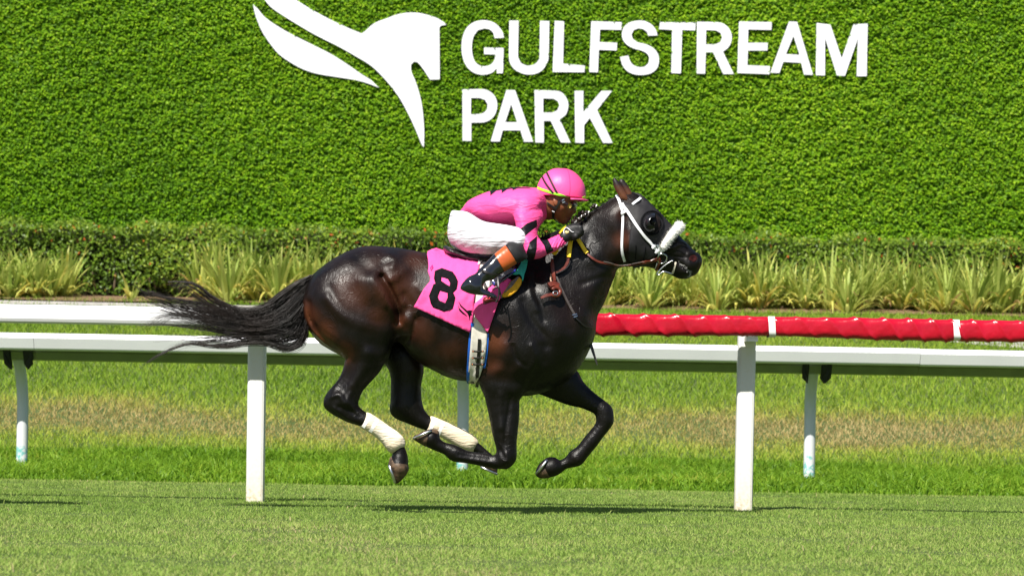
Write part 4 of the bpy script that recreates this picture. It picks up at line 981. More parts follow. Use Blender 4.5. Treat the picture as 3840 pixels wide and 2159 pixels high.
guides = [c6(*g) for g in (
 ((2480, 110), (2250, 235), (2020, 400), (1850, 530), (1600, 590), (1350, 530), (1120, 400), (980, 280), (850, 215), (680, 195), (520, 205)),
 ((2470, 130), (2230, 280), (2030, 460), (1860, 570), (1600, 640), (1300, 570), (1050, 420), (900, 300), (760, 250), (640, 240)),
 ((2440, 220), (2200, 420), (2000, 590), (1700, 690), (1400, 640), (1100, 520), (850, 470), (600, 420), (350, 380), (180, 320), (50, 230)),
 ((2420, 250), (2180, 480), (1950, 650), (1650, 720), (1300, 650), (1000, 560), (750, 500), (500, 420), (380, 330), (250, 320)),
 ((2400, 300), (2180, 560), (1900, 720), (1600, 760), (1200, 690), (900, 600), (650, 540), (420, 450), (250, 400), (130, 320)),
 ((2380, 380), (2150, 640), (1880, 780), (1550, 800), (1150, 740), (850, 660), (600, 600), (400, 520), (200, 470)),
 ((2370, 420), (2180, 700), (1900, 820), (1550, 850), (1150, 780), (900, 690), (700, 650), (520, 655), (390, 690), (280, 780), (110, 885)),
 ((2360, 480), (2180, 760), (1900, 870), (1500, 880), (1150, 820), (880, 730), (700, 680), (560, 690), (500, 760), (440, 860)),
 ((2360, 500), (2200, 800), (1900, 900), (1550, 900), (1200, 850), (900, 800), (600, 770), (400, 755), (200, 770), (20, 810)),
 ((2370, 560), (2250, 850), (2000, 930), (1650, 920), (1300, 900), (1000, 850), (800, 800), (650, 800)),
 ((2370, 600), (2270, 900), (2050, 960), (1700, 950), (1350, 930), (1100, 960), (900, 990), (750, 975), (550, 965), (250, 965)),
 ((2390, 650), (2310, 930), (2130, 1010), (1850, 950), (1550, 960), (1250, 1000), (1000, 1020), (850, 1030), (700, 1060), (560, 1120)),
 ((2400, 700), (2330, 980), (2160, 1090), (1900, 1020), (1600, 1010), (1350, 1060), (1100, 1060), (900, 1030), (750, 1040), (560, 1110), (400, 1190), (200, 1335)),
 ((2410, 700), (2360, 1000), (2200, 1105), (2080, 1110), (1850, 1030), (1600, 1030), (1400, 1075), (1150, 1070), (950, 1040)),
 ((2400, 640), (2380, 880), (2300, 950), (2150, 900), (2000, 860), (1750, 850), (1400, 850)),
 ((2420, 450), (2330, 700), (2200, 820), (1950, 820), (1650, 790), (1350, 740), (1050, 600), (900, 480)),
 ((2440, 300), (2300, 520), (2100, 700), (1850, 740), (1550, 720), (1250, 610), (1000, 440), (850, 360)))]
G = np.array([resample(g, 22) for g in guides])
tr_ = np.random.default_rng(4); K = 2200; st = np.zeros((K, 22, 3)); tt = np.linspace(0, 1, 22)
main = np.array([0, 0, 1, 1, 2, 2, 3, 3, 4, 4, 5, 5, 6, 6, 7, 8, 9, 10, 12, 12, 15, 15, 15, 16, 16, 16, 0, 1, 2, 3, 4, 5, 15, 16, 14, 11, 13])
for i in range(K):
    a = main[tr_.integers(len(main))]; loose = tr_.random() < .10
    near = a + tr_.choice([-1, 1]) if a not in (0, 2, 12, 13, 14) else a
    near = int(np.clip(near, 0, len(G) - 1)); wgt = tr_.random() * (.55 if a == near else .8) * (1 - .55 * tt[:, None] ** 1.2)
    p = G[a] * (1 - wgt) + G[near] * wgt
    L = 1 - tr_.random() ** 1.3 * .55 if not loose else tr_.uniform(.85, 1.0)
    t2 = np.clip(tt * L, 0, 1); p = np.stack([np.interp(t2, tt, p[:, c]) for c in range(2)], 1)
    ph, am = tr_.uniform(0, 6.28), tr_.normal(0, 2.6) * (2.2 if loose else 1)
    p[:, 1] += am * np.sin(tt * tr_.uniform(3, 8) + ph) * tt ** .6 + tr_.normal(0, 7) * np.sin(np.pi * np.minimum(tt * 1.2, 1)) ; p[:, 0] += tr_.normal(0, 4)
    yo = tr_.normal(0, .022) * (.5 + tt) + tr_.normal(0, .02) * np.sin(tt * 5 + ph)
    for k in range(22):
        y = YH + yo[k]; q = at(p[k, 0], p[k, 1], y); st[i, k] = q
tail = hair_mesh('tail', st, tr_.uniform(.0007, .0015, K), M_hair, horse)
solid('tail_dock', Part(c6((2490, 100), (2300, 230), (2150, 380), (2050, 520), (1980, 640), (2000, 720), (2120, 740), (2260, 640), (2340, 500), (2400, 330), (2470, 220)), YH, k=.7, n=3), M_hair, horse, vox=.008)
# braided mane knots with white ties, and loose hairs over the withers
kn = c2((515, 388), (452, 440), (420, 462), (392, 474), (365, 498), (345, 518), (330, 530))
for k, (a, b) in enumerate(kn):
    p = at(a, b, YH - .03); mb = MB(); r_ = np.random.default_rng(k)
    for j in range(7): mb.ball(p + Vector(r_.normal(0, .009, 3)), tuple(r_.uniform(.007, .013, 3)), 8, 6)
    o = mb.build('mane_knot', M_hair, horse, smooth=True)
    t = MB(); d = Vector((.35, -.2, 1)).normalized()
    t.tube([p + Vector((.006, -.012, 0)) - d * .006, p + Vector((.006, -.014, 0)) + d * .009], .0032, 8)
    t.build('mane_tie', M_tape, o, smooth=True)
K = 330; ms = np.zeros((K, 10, 3)); t10 = np.linspace(0, 1, 10)
cr = resample(c2((345, 530), (400, 500), (470, 445), (540, 400), (600, 362), (690, 305)), 60)
for i in range(K):
    if i < 210:
        j = tr_.integers(60); a, b = cr[j]; dx, dy = tr_.normal(-10, 6), tr_.normal(14, 10); y = YH - .02 + tr_.normal(0, .02); bend = tr_.normal(0, 5)
        a += tr_.normal(0, 3); b += 3
    else:
        a, b = (2050 + tr_.normal(0, 18), 893 + tr_.normal(0, 4)) if i % 3 else (2140 + tr_.normal(0, 20), 845); dx, dy = tr_.normal(-14, 10), -tr_.uniform(15, 48); y = YH + tr_.normal(0, .03); bend = tr_.normal(0, 9)
    for k, t in enumerate(t10): ms[i, k] = at(a + dx * t + bend * t * t, b + dy * t - abs(bend) * .4 * t * (1 - t), y)
hair_mesh('mane', ms[:210], tr_.uniform(.0009, .0018, 210), M_hair, horse)
wi_ = np.arange(210, K); hair_mesh('mane', ms[wi_[wi_ % 3 == 0]], tr_.uniform(.0009, .0018, int((wi_ % 3 == 0).sum())), M_hair, horse)
hair_mesh('mane', ms[wi_[wi_ % 3 > 0]], tr_.uniform(.0009, .0018, int((wi_ % 3 > 0).sum())), M_hair, horse)
# ------------------------------------------------------------------ TACK ON THE HORSE
M_pink = attr_mat('pink_cloth', 'fade', [(0, (.86, .085, .30)), (1, (.88, .09, .31))], .7, .15, .0005, 400, wr=((1, 1, 1), 9, .004))
M_blk = mat('black_cloth', (.006, .006, .007), .85, .08, .3, 60, .0004, 300)
M_pat = mat('black_patent', (.010, .011, .016), .10, .6, .2, 40, coat=.6)
M_lea = mat('black_leather', (.014, .012, .012), .38, .5, .3, 60, .0004, 200)
M_brn = mat('brown_leather', (.115, .022, .012), .33, .5, .35, 50, .0004, 200)
M_wst = mat('white_strap_pvc', (.80, .80, .84), .35, .5, .02, 40)
M_gir = mat('white_elastic', (.66, .62, .55), .8, .2, .08, 60, .0006, 400)
M_blu = mat('blue_edging', (.02, .14, .62), .6, .3)
M_ste = mat('steel', (.60, .60, .62), .22, .5, metal=1)
M_yel = mat('yellow_rubber', (.86, .56, .015), .55, .4, .08, 60, .0006, 150)

# saddle cloth
CB = at(1740, 1200, YH - .3)
def cloth_w(v): return -.009 * (.5 + .5 * smooth_noise(v, .035, 3)) - .006 * np.abs(smooth_noise(v, .07, 4))
cloth = drape('saddle_cloth', h6((178, 8), (168, 60), (180, 110), (186, 180), (180, 230), (205, 290), (205, 330), (140, 405), (90, 500), (42, 590), (160, 640), (300, 705), (450, 775), (620, 852), (633, 765), (652, 745), (656, 640), (662, 500), (700, 300), (720, 150), (640, 90), (560, 60), (440, 30), (350, 0), (270, -28), (215, -12)),
              BV, .014, .003, M_pink, None, CB, step=9, mirror=True, wr=cloth_w)
tag(cloth, 'bright pink saddle cloth with a black figure 8 draped over the back of the racehorse', 'saddle cloth')
drape('flap', h6((655, 640), (682, 700), (810, 853), (842, 760), (920, 540), (962, 480), (1050, 330), (1000, 300), (900, 340), (800, 420), (740, 500), (665, 560)), BV, .020, .003, M_pink, cloth, step=9, wr=cloth_w)
def cb_hit(px, py): pass
def mesh_world(o):
    me = o.data; v = np.zeros(len(me.vertices) * 3, np.float32); me.vertices.foreach_get('co', v)
    V = v.reshape(-1, 3).astype(float) + np.array(ORG[o.name]); F = [tuple(p.vertices) for p in me.polygons]; return V, F
def bvh_mesh(*objs):
    Vs, Fs, b = [], [], 0
    for o in objs:
        V, F = mesh_world(o); Vs += [tuple(v) for v in V]; Fs += [tuple(i + b for i in f) for f in F]; b += len(V)
    return BVHTree.FromPolygons(Vs, Fs)
CBV = bvh_mesh(cloth)
drape('number', h6((325, 182), (440, 222), (470, 265), (494, 320), (482, 400), (446, 438), (468, 490), (458, 540), (442, 605), (352, 637), (232, 592), (210, 550), (190, 470), (228, 380), (238, 350), (258, 345), (243, 290), (252, 212)), CBV, .0008, .0012, M_blk, cloth,
      holes=[h6((322, 275), (388, 295), (412, 335), (408, 370), (370, 350), (320, 315)), h6((308, 418), (385, 438), (386, 490), (360, 545), (300, 520), (283, 480))], step=8, sm=0)
drape('horse_emblem', h6((500, 528), (530, 570), (590, 625), (620, 620), (645, 628), (658, 650), (650, 680), (640, 665), (622, 675), (614, 725), (606, 680), (592, 650), (560, 620), (520, 580)), CBV, .0008, .0012, M_blk, cloth, step=6, sm=0)
drape('horse_emblem', h6((495, 565), (510, 600), (550, 640), (590, 680), (540, 655), (505, 620)), CBV, .0008, .0012, M_blk, cloth, step=6, sm=0)
drape('patch', h6((202, 180), (228, 145), (238, 180), (215, 215)), CBV, .0008, .0012, mat('magenta_patch', (.45, .01, .16), .6), cloth, step=8, sm=0)

# girth
girth = drape('girth', h6((725, 60), (690, 250), (664, 480), (655, 660), (640, 780), (628, 950), (612, 1150), (604, 1340), (612, 1368), (700, 1368), (735, 1300), (775, 1150), (795, 1000), (802, 870), (770, 800), (760, 600), (790, 400), (830, 200), (860, 60)), BV, .010, .004, M_gir, None, at(1790, 1300, YH - .3), step=9, mirror=True, sm=3)
tag(girth, 'white elastic girth edged in blue buckled round the belly of the racehorse', 'girth')
GB = bvh_mesh(girth, horse, cloth)
ribbon('edging', h6((646, 755), (632, 850), (618, 1000), (606, 1200), (600, 1350), (607, 1372)), 13, GB, .001, M_blu, girth, thick=.004)
ribbon('edging', h6((803, 862), (800, 960), (790, 1080), (768, 1220)), 11, GB, .001, M_blu, girth, thick=.004)
ribbon('edging', h6((607, 1372), (700, 1374)), 8, GB, .001, M_lea, girth, thick=.004)
ribbon('buckle_strap', h6((720, 920), (714, 1040), (705, 1150), (697, 1290), (692, 1415)), 13, GB, .003, M_lea, girth, thick=.005)
for a, b, c, d in ((642, 1042, 768, 1046), (640, 1110, 764, 1112), (634, 1176, 762, 1180)):
    k = ribbon('keeper', h6((a, b), ((a+c)/2, (b+d)/2 + 6), (c, d)), 7, GB, .009, M_lea, girth, thick=.003)
    for q in ((a + 12, b + 3), (c - 12, d + 1)):
        p, nn, _ = hit(GB, *h6(q)[0], .013); MB().ball(p, .005, 6, 4).build('rivet', mat('copper', (.35, .14, .07), .4, .5, metal=.8) if 'copper' not in bpy.data.materials else bpy.data.materials['copper'], k, smooth=True)

# saddle
SB = at(1760, 970, YH)
saddle = empty('racing_saddle', SB); tag(saddle, 'small black racing saddle with long stirrup irons under the crouching jockey', 'saddle')
solid('seat', Part(c1((334, 765), (345, 748), (370, 752), (430, 776), (520, 806), (600, 818), (680, 826), (760, 830), (800, 850), (700, 888), (620, 893), (560, 886), (450, 850), (380, 822), (345, 790)), YH, k=5.5, n=4, res=.003), M_lea, saddle, vox=.006)
drape('flap', catmull(h3((900, 560), (1150, 480), (1330, 430), (1560, 380), (1530, 480), (1480, 600), (1410, 690), (1325, 748), (1180, 850), (1040, 930), (950, 965), (890, 940), (860, 800)), 3), BV, .034, .004, M_pat, saddle, step=8, mirror=True, sm=4)
drape('seat_pad', h3((612, 262), (700, 240), (905, 215), (560, 530), (548, 520), (575, 380)), BV, .030, .004, mat('white_pad', (.78, .77, .74), .7, .3, .03, 30), saddle, step=9, sm=4)
drape('flap', h3((720, 830), (830, 780), (820, 1010), (770, 990), (700, 930)), BV, .030, .003, bpy.data.materials['white_pad'], saddle, step=9, sm=4)
M_dirtb = mat('blue_print', (.03, .04, .55), .5, .4)
FB = bvh_mesh([c for c in saddle.children if c.name.startswith('flap')][0])
for a, b in (((1290, 640), (1345, 618)), ((1330, 600), (1352, 632)), ((1355, 588), (1400, 606)), ((1375, 555), (1398, 592)), ((1388, 560), (1418, 540)), ((1375, 605), (1420, 590))):
    ribbon('logo_mark', h3(a, b), 1.6, FB, .001, M_dirtb, saddle, thick=.001, smooth_path=False)
for k, x in enumerate((895, 925, 960, 1000, 1030)):
    ribbon('logo_mark', h3((x + 10, 820 + 4*k), (x - 8, 905 - 5*k)), 1.8, FB, .001, M_dirtb if k < 2 else M_ste, saddle, thick=.001, smooth_path=False)
pad = drape('saddle_pad', h3((1110, 1192), (1180, 1203), (1300, 1172), (1430, 1072), (1520, 935), (1535, 855), (1480, 790), (1445, 778), (1300, 885), (1140, 1130)), BV, .024, .008, mat('ochre_foam', (.72, .36, .02), .8, .2, .12, 40, .001, 120), None, at(1930, 1080, YH - .3), step=8, mirror=True, sm=3)
tag(pad, 'ochre foam saddle pad showing at the shoulder under the black saddle flap', 'saddle pad')
drape('grip', h3((1150, 1135), (1300, 900), (1445, 780), (1472, 795), (1330, 990), (1200, 1100)), BV, .034, .002, mat('grey_grip', (.17, .13, .13), .8, .2, .3, 60), pad, step=8, sm=3)
teal = drape('saddle_pad', h3((1560, 380), (1500, 520), (1410, 680), (1330, 745), (1400, 755), (1480, 742), (1530, 800), (1545, 905), (1572, 840), (1640, 600), (1690, 420), (1650, 370)), BV, .036, .006, mat('teal_foam', (.05, .52, .42), .6, .3, .1, 30, .002, 30), None, at(1955, 1020, YH - .3), step=8, mirror=True, sm=3)
tag(teal, 'turquoise saddle pad folded out in front of the black saddle flap', 'saddle pad')

# blinker hood
M_hood = mat('hood_cloth', (.014, .013, .015), .62, .3, .25, 20, .0006, 250)
hood = drape('blinker_hood', catmull(h4((388, 262), (450, 278), (498, 300), (560, 362), (640, 436), (740, 528), (840, 640), (884, 694), (840, 750), (800, 806), (770, 872), (742, 932), (705, 1040), (610, 1110), (500, 1138), (340, 1128), (336, 1080), (352, 800), (372, 660), (330, 560), (268, 420), (248, 352), (300, 388), (370, 408), (440, 410), (488, 388), (494, 345), (468, 304), (430, 284)), 2), BV, .006, .003, M_hood, None, at(2400, 900, YH), step=8, mirror=True, sm=3,
             wr=lambda v: -.002 * (.5 + .5 * np.sin(v[:, 0] * .25 + v[:, 1] * .35)) * np.exp(-(((v - (2395, 785)) / (40, 30)) ** 2).sum(1)))
tag(hood, 'black blinker hood with eye cups over the head of the racehorse', 'blinker hood')
HBV = bvh_mesh(hood)
ec, en, _ = hit(HBV, *h4((632, 645))[0], .0)
cup = MB(); ring = []
for i in range(33):
    g = 2*math.pi*i/32; a, b = 632 + 140*math.cos(g), 645 + 146*math.sin(g); p, nn, _ = hit(HBV, *h4((a, b))[0], .010); ring.append(p)
cup.tube(ring, .0045, 8, caps=False); cup.build('eye_cup_rim', M_blk, hood, smooth=True)
V, F = [], []
for j in range(7):
    for i in range(25):
        g = math.pi*(.5 + i/24*1.15) - .2; r_ = 1 - (j/6)*.62; lift = .058*math.sin(j/6*math.pi/2)
        a, b = 632 + 132*r_*math.cos(g), 645 + 138*r_*math.sin(g)*1.0; p, nn, _ = hit(HBV, *h4((a, b))[0], .006); V.append(p + Vector((.1, -1, .1)).normalized()*lift)
for j in range(6):
    for i in range(24): F.append((j*25+i, j*25+i+1, (j+1)*25+i+1, (j+1)*25+i))
MB().add(V, F).build('eye_cup', mat('eye_cup_shell', (.010, .010, .012), .22, .4), hood, smooth=True)
drape('eye_opening', [h4((650 + 105*math.cos(g), 650 + 118*math.sin(g)))[0] for g in np.linspace(0, 6.28, 24, endpoint=False)], HBV, .0015, .001, mat('eye_skin', (.013, .008, .007), .7, .2, .5, 60), hood, step=6, sm=0)
MB().ball(ec + Vector((.004, .004, .006)), (.019, .011, .015), 14, 9).build('eye', mat('horse_eye', (.006, .004, .003), .45, .3), horse, smooth=True)
ribbon('seam', h4((430, 930), (428, 1010), (425, 1110)), 3.5, HBV, .0008, M_blk, hood, thick=.002); ribbon('seam', h4((555, 950), (545, 1040), (525, 1115)), 3.5, HBV, .0008, M_blk, hood, thick=.002)

# bridle
ALL = bvh_mesh(horse, hood)
bridle = empty('bridle', at(2300, 900, YH)); tag(bridle, 'white race bridle with brown reins and yellow rubber grips on the racehorse', 'bridle')
ribbon('headpiece', h4((186, 292), (212, 350), (240, 440), (268, 520)), 11, ALL, .004, M_wst, bridle, thick=.004, mirror=True)
ribbon('throatlatch', h4((262, 515), (264, 650), (256, 800), (249, 950), (256, 1050), (282, 1132)), 10.5, ALL, .004, M_wst, bridle, thick=.004, mirror=True)
ribbon('cheekpiece', h4((252, 395), (330, 512), (420, 650), (520, 795), (620, 902), (690, 985), (738, 1038)), 11.5, ALL, .007, M_wst, bridle, thick=.004, mirror=True)
ribbon('strap_keeper', h4((228, 520), (318, 490)), 9.5, ALL, .010, M_wst, bridle, thick=.004, smooth_path=False)
ribbon('strap_keeper', h4((628, 968), (680, 922)), 9, ALL, .012, M_wst, bridle, thick=.004, smooth_path=False)
ribbon('strap_keeper', h4((672, 1026), (728, 985)), 8, ALL, .012, M_wst, bridle, thick=.004, smooth_path=False)
ribbon('browband', h4((383, 404), (436, 366), (487, 326)), 11, ALL, .004, M_wst, bridle, thick=.004, mirror=True)
ribbon('cheekpiece', h4((700, 922), (725, 965), (790, 1000)), 9, ALL, .010, M_wst, bridle, thick=.004)
ribbon('cheekpiece', h4((775, 960), (745, 1010), (728, 1050)), 10, ALL, .010, M_wst, bridle, thick=.004)
# sheepskin noseband: fleece roll running over the nose to the other cheek
M_fle = mat('fleece', (.78, .77, .73), .9, .1, .12, 60, .004, 90)
A0, n0, _ = hit(ALL, *h4((775, 975))[0], .018); A1, n1, _ = hit(ALL, *h4((880, 800))[0], .022); A2 = at(*h4((962, 715))[0], YH - .045) + Vector((.01, 0, .006)); A3 = at(*h4((985, 690))[0], YH)
half = [A0, (A0 + A1) / 2 + Vector((0, -.006, 0)), A1, A2, A3]
path = half + [Vector((p.x, 2*YH - p.y, p.z)) for p in half[-2::-1]]
pp = np.array([tuple(p) for p in path]); pp = catmull(pp, 6, False); tq = np.linspace(0, 1, len(pp)); rad = .011 + .0135 * np.sin(np.clip(tq, 0, 1) * math.pi) ** .45
fl = MB().tube(pp, list(rad), 14).build('fleece_noseband', M_fle, bridle, smooth=True)
fr = np.random.default_rng(12); K = 3000; fs = np.zeros((K, 4, 3))
for i in range(K):
    j = fr.integers(1, len(pp) - 1); t = pp[j+1] - pp[j-1]; t /= np.linalg.norm(t); d = fr.normal(size=3); d -= t * (d @ t); d /= np.linalg.norm(d)
    p0 = pp[j] + d * rad[j] * .9 + t * fr.normal(0, .006); d2 = d + fr.normal(0, .45, 3)
    for k in range(4): fs[i, k] = p0 + d2 * k / 3 * fr.uniform(.004, .009)
hair_mesh('fleece_pile', fs, fr.uniform(.0008, .0014, K), M_fle, fl)
def px_path(pts, bv, off): return [hit(bv, a, b, off)[0] for a, b in pts]
MB().tube(px_path([h4((768 + 60*math.cos(g), 1095 + 62*math.sin(g)))[0] for g in np.linspace(0, 2*math.pi, 25)], ALL, .012), .0042, 7, caps=False).build('bit_ring', M_ste, bridle, smooth=True)
def fpath(pts, y): return [at(a, b, y) for a, b in pts]
yb = hit(ALL, *h4((800, 1110))[0], .012)[0].y
MB().tube(fpath(catmull(h4((912, 1122), (800, 1192), (705, 1290), (725, 1312), (790, 1270), (900, 1300)), 4, False), yb), .0036, 7).build('bit_cheek', M_ste, bridle, smooth=True)
ribbon('curb_strap', h4((742, 1120), (720, 1180), (690, 1250)), 11, ALL, .012, M_brn, bridle, thick=.004)
ribbon('curb_strap', h4((710, 1150), (692, 1215)), 7, ALL, .010, M_wst, bridle, thick=.004)
ribbon('tongue_tie', h4((942, 1150), (928, 1220), (906, 1290)), 7, ALL, .003, mat('tongue_tie_cloth', (.62, .55, .45), .8, .2, .1, 50), bridle, thick=.003)
ribbon('rein', h5((868, 175), (910, 225), (980, 275), (1060, 305)) + h4((60, 1165), (200, 1180), (400, 1160), (550, 1140), (650, 1115), (745, 1092)), [9, 9, 8.5, 8, 9, 13, 13], ALL, .012, M_brn, bridle, thick=.005)
ribbon('rein_edge', h4((0, 1140), (100, 1158), (200, 1168), (400, 1146), (540, 1128)), 3, ALL, .018, M_ste if False else mat('leather_edge', (.16, .13, .12), .3, .5), bridle, thick=.002)
ribbon('rein_buckle', h4((398, 1185), (550, 1150)), 13, ALL, .016, M_lea, bridle, thick=.004)
ribbon('rein_grip', h5((712, -50), (760, 20), (810, 100), (878, 188)), 15.5, ALL, .018, M_yel, bridle, thick=.006)
ribbon('rein_grip', h5((655, 10), (640, 90), (620, 245)), 17.5, ALL, .022, M_yel, bridle, thick=.006)
ribbon('rein', h5((612, 245), (600, 320), (560, 385), (500, 425), (440, 455)), [15, 13, 10, 10, 10], ALL, .016, M_brn, bridle, thick=.005)
ribbon('rein_edge', h5((640, 290), (620, 350), (560, 415), (450, 478)), 4, ALL, .020, M_lea, bridle, thick=.004)
ribbon('rein_grip', h5((420, 150), (440, 200), (470, 150)), 18, ALL, .03, M_yel, bridle, thick=.004)
ribbon('rein_grip', h2((625, 690), (720, 560), (850, 455)), 9, None, 0, M_yel, bridle, thick=.006, yprof=([0, 1], [YH - .06, YH - .06]))

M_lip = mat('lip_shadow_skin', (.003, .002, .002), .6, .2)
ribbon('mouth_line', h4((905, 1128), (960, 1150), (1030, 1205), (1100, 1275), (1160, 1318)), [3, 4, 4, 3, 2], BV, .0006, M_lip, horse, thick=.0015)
for q in (h4((830, 1010), (900, 985), (980, 990), (1060, 1040)), h4((850, 1050), (940, 1040), (1040, 1075)), h4((880, 1085), (960, 1090), (1050, 1120)), h4((980, 900), (1030, 890), (1085, 930)), h4((1000, 930), (1060, 940), (1100, 975))):
    ribbon('skin_fold', q, [1.5, 3.5, 3.5, 1.5], BV, -.0006, M_coat, horse, thick=.0042)
# neck strap with ring
yoke = empty('neck_strap', at(2070, 1080, YH - .2)); tag(yoke, 'brown leather neck strap and martingale hanging at the shoulder of the racehorse', 'strap')
ribbon('strap', h5((405, 270), (408, 360), (408, 460), (418, 580)), [9, 15, 15, 11], ALL, .022, M_brn, yoke, thick=.005)
ribbon('strap_edge', h5((385, 470), (372, 540), (385, 590)), 5, ALL, .012, M_wst if False else mat('strap_edge', (.45, .30, .22), .5, .4), yoke, thick=.002)
ribbon('roll', h5((345, 650), (400, 625), (460, 655)), 24, ALL, .026, M_brn, yoke, thick=.012)
MB().tube(px_path([h5((428 + 52*math.cos(g), 725 + 50*math.sin(g)))[0] for g in np.linspace(-2.6, 2.4, 20)], ALL, .03), .011, 8).build('loop', M_brn, yoke, smooth=True)
ribbon('loop_end', h5((262, 795), (310, 772), (370, 758), (435, 740)), [10, 14, 13, 11], ALL, .030, M_brn, yoke, thick=.005)
MB().tube(px_path([h5((415 + 30*math.cos(g), 745 + 24*math.sin(g)))[0] for g in np.linspace(0, 6.28, 15)], ALL, .040), .003, 6, caps=False).build('buckle', M_ste, yoke, smooth=True)
M_gst = mat('dusty_leather', (.055, .045, .042), .5, .4, .3, 60)
ribbon('breast_strap', h5((455, 500), (520, 660), (600, 830), (710, 1030)), [8, 9, 10, 10], ALL, .004, M_gst, yoke, thick=.004)
ribbon('breast_strap', h5((690, 1030), (770, 1110), (850, 1175), (960, 1190)), 6, ALL, .005, M_lea, yoke, thick=.004)
ribbon('strap_keeper', h5((668, 1020), (730, 1005)), 4, ALL, .009, M_ste, yoke, thick=.002); ribbon('strap_keeper', h5((685, 1050), (735, 1030)), 4, ALL, .009, M_ste, yoke, thick=.002)
ribbon('strap_tail', [(2216, 1292), (2226, 1325), (2240, 1368)], [13, 10, 4], None, 0, M_lea, yoke, thick=.004, yprof=([0, 1], [YH - .02, YH - .03]))

# ------------------------------------------------------------------ JOCKEY
JB = at(1900, 860, YH)
M_skin = mat('skin', (.21, .068, .030), .42, .45, .18, 25, .0005, 120)
M_jer = attr_mat('jersey_silk', 'band', [(0, (.006, .005, .007)), (.497, (.006, .005, .007)), (.503, (.86, .080, .29)), (1, (.86, .080, .29))], .5, .25, .0004, 300, wr=((1, 1, 3.2), 11, .011, (0, .7, 0)))
M_bre = mat('white_breeches', (.60, .59, .64), .5, .35, .02, 20)
def wr_mat(m, sc, dist, stretch, rot):
    n = m.node_tree.nodes; l = m.node_tree.links; b = n['Principled BSDF']; tc = n.new('ShaderNodeTexCoord'); mp = n.new('ShaderNodeMapping')
    mp.inputs['Scale'].default_value = stretch; mp.inputs['Rotation'].default_value = rot; l.new(tc.outputs['Object'], mp.inputs['Vector'])
    t = n.new('ShaderNodeTexNoise'); t.inputs['Scale'].default_value = sc; t.inputs['Detail'].default_value = 3; t.inputs['Distortion'].default_value = .4; l.new(mp.outputs[0], t.inputs['Vector'])
    bp = n.new('ShaderNodeBump'); bp.inputs['Strength'].default_value = 1; bp.inputs['Distance'].default_value = dist; l.new(t.outputs['Fac'], bp.inputs['Height']); l.new(bp.outputs['Normal'], b.inputs['Normal'])
wr_mat(M_bre, 8, .011, (1, 1, 8), (0, R(-38), 0))
def lin(p, q, ya, yb):
    """depth running linearly along the line p->q (pixels)"""
    a = at(*p, YH); b = at(*q, YH); d = np.array([b.x - a.x, b.z - a.z]); L2 = d @ d
    return lambda X, Z: ya + (yb - ya) * np.clip(((X - a.x) * d[0] + (Z - a.z) * d[1]) / L2, 0, 1)
def mirror_y(f): return (lambda X, Z: 2 * YH - f(X, Z)) if callable(f) else 2 * YH - f
torso = c1((1110, 310), (1065, 305), (980, 299), (880, 300), (800, 311), (700, 330), (620, 358), (532, 400), (492, 448), (458, 490), (520, 498), (570, 540), (640, 572), (760, 598), (860, 616), (960, 640), (1040, 625), (1090, 585), (1120, 545), (1178, 528), (1172, 480), (1150, 400))
arm_l = c1((900, 470), (940, 425), (1000, 405), (1070, 430), (1110, 500), (1085, 570), (1066, 610), (1062, 645), (1075, 690), (1105, 704), (1150, 698), (1220, 665), (1285, 652), (1308, 690), (1284, 732), (1200, 788), (1140, 812), (1080, 842), (1022, 852), (985, 840), (960, 798), (930, 720), (912, 640), (900, 570), (888, 510))
ya = lin(c1((980, 450))[0], c1((1020, 800))[0], YH - .175, YH - .255)
yf = lin(c1((1020, 800))[0], c1((1300, 690))[0], 0, .105)
arm_y = lambda X, Z: ya(X, Z) + yf(X, Z)
hips = c1((402, 484), (455, 488), (530, 500), (640, 570), (760, 596), (860, 614), (940, 640), (985, 690), (985, 760), (960, 800), (880, 800), (800, 800), (700, 822), (640, 816), (540, 806), (460, 780), (410, 750), (382, 700), (374, 640), (386, 560))
thigh_y = lin(c1((450, 620))[0], c1((930, 720))[0], YH - .075, YH - .245)
boot_p = h3((1180, 0), (1262, -60), (1540, -30), (1600, 110), (1662, 262), (1560, 330), (1430, 405), (1300, 500), (1156, 580), (1000, 690), (900, 770), (740, 810), (680, 880), (662, 960), (720, 1010), (850, 1055), (980, 1140), (1012, 1195), (960, 1212), (800, 1160), (640, 1132), (450, 1112), (300, 1062), (165, 992), (172, 940), (230, 850), (330, 745), (420, 690), (520, 640), (600, 540), (760, 380), (925, 205), (1050, 100))
boot_y = lin(h3((1500, 100))[0], h3((400, 900))[0], YH - .285, YH - .385)
skull = h1((250, 620), (260, 420), (420, 250), (640, 190), (860, 240), (1010, 420), (1050, 620), (1040, 760), (985, 800), (950, 850), (958, 910), (966, 980), (966, 1050), (955, 1085), (920, 1098), (888, 1115), (888, 1150), (850, 1172), (846, 1200), (826, 1235), (806, 1262), (775, 1306), (710, 1332), (640, 1320), (565, 1272), (490, 1200), (430, 1215), (350, 1220), (250, 1180), (150, 900), (190, 740))
P_skull = Part(skull, YH, k=.86, n=3, res=.003, relief=[(h1((830, 900)), 9, -.010), (h1((700, 980)), 12, .006), (h1((840, 1195), (790, 1190)), 3, -.006), (h1((930, 1080), (900, 1060)), 5, .005), (h1((560, 1150), (640, 1240)), 10, .003)])
sh = .010
P_torso = Part(torso, YH, n=3, kpts=[((1760, 780), 1.55), ((1900, 780), 1.85), ((2000, 780), 1.9), ((2050, 800), 1.0)])
P_arm = Part(arm_l, YH - .2, k=.95, y0=arm_y, n=3); P_armf = Part(arm_l, YH - .2, k=.95, y0=mirror_y(arm_y), n=3)
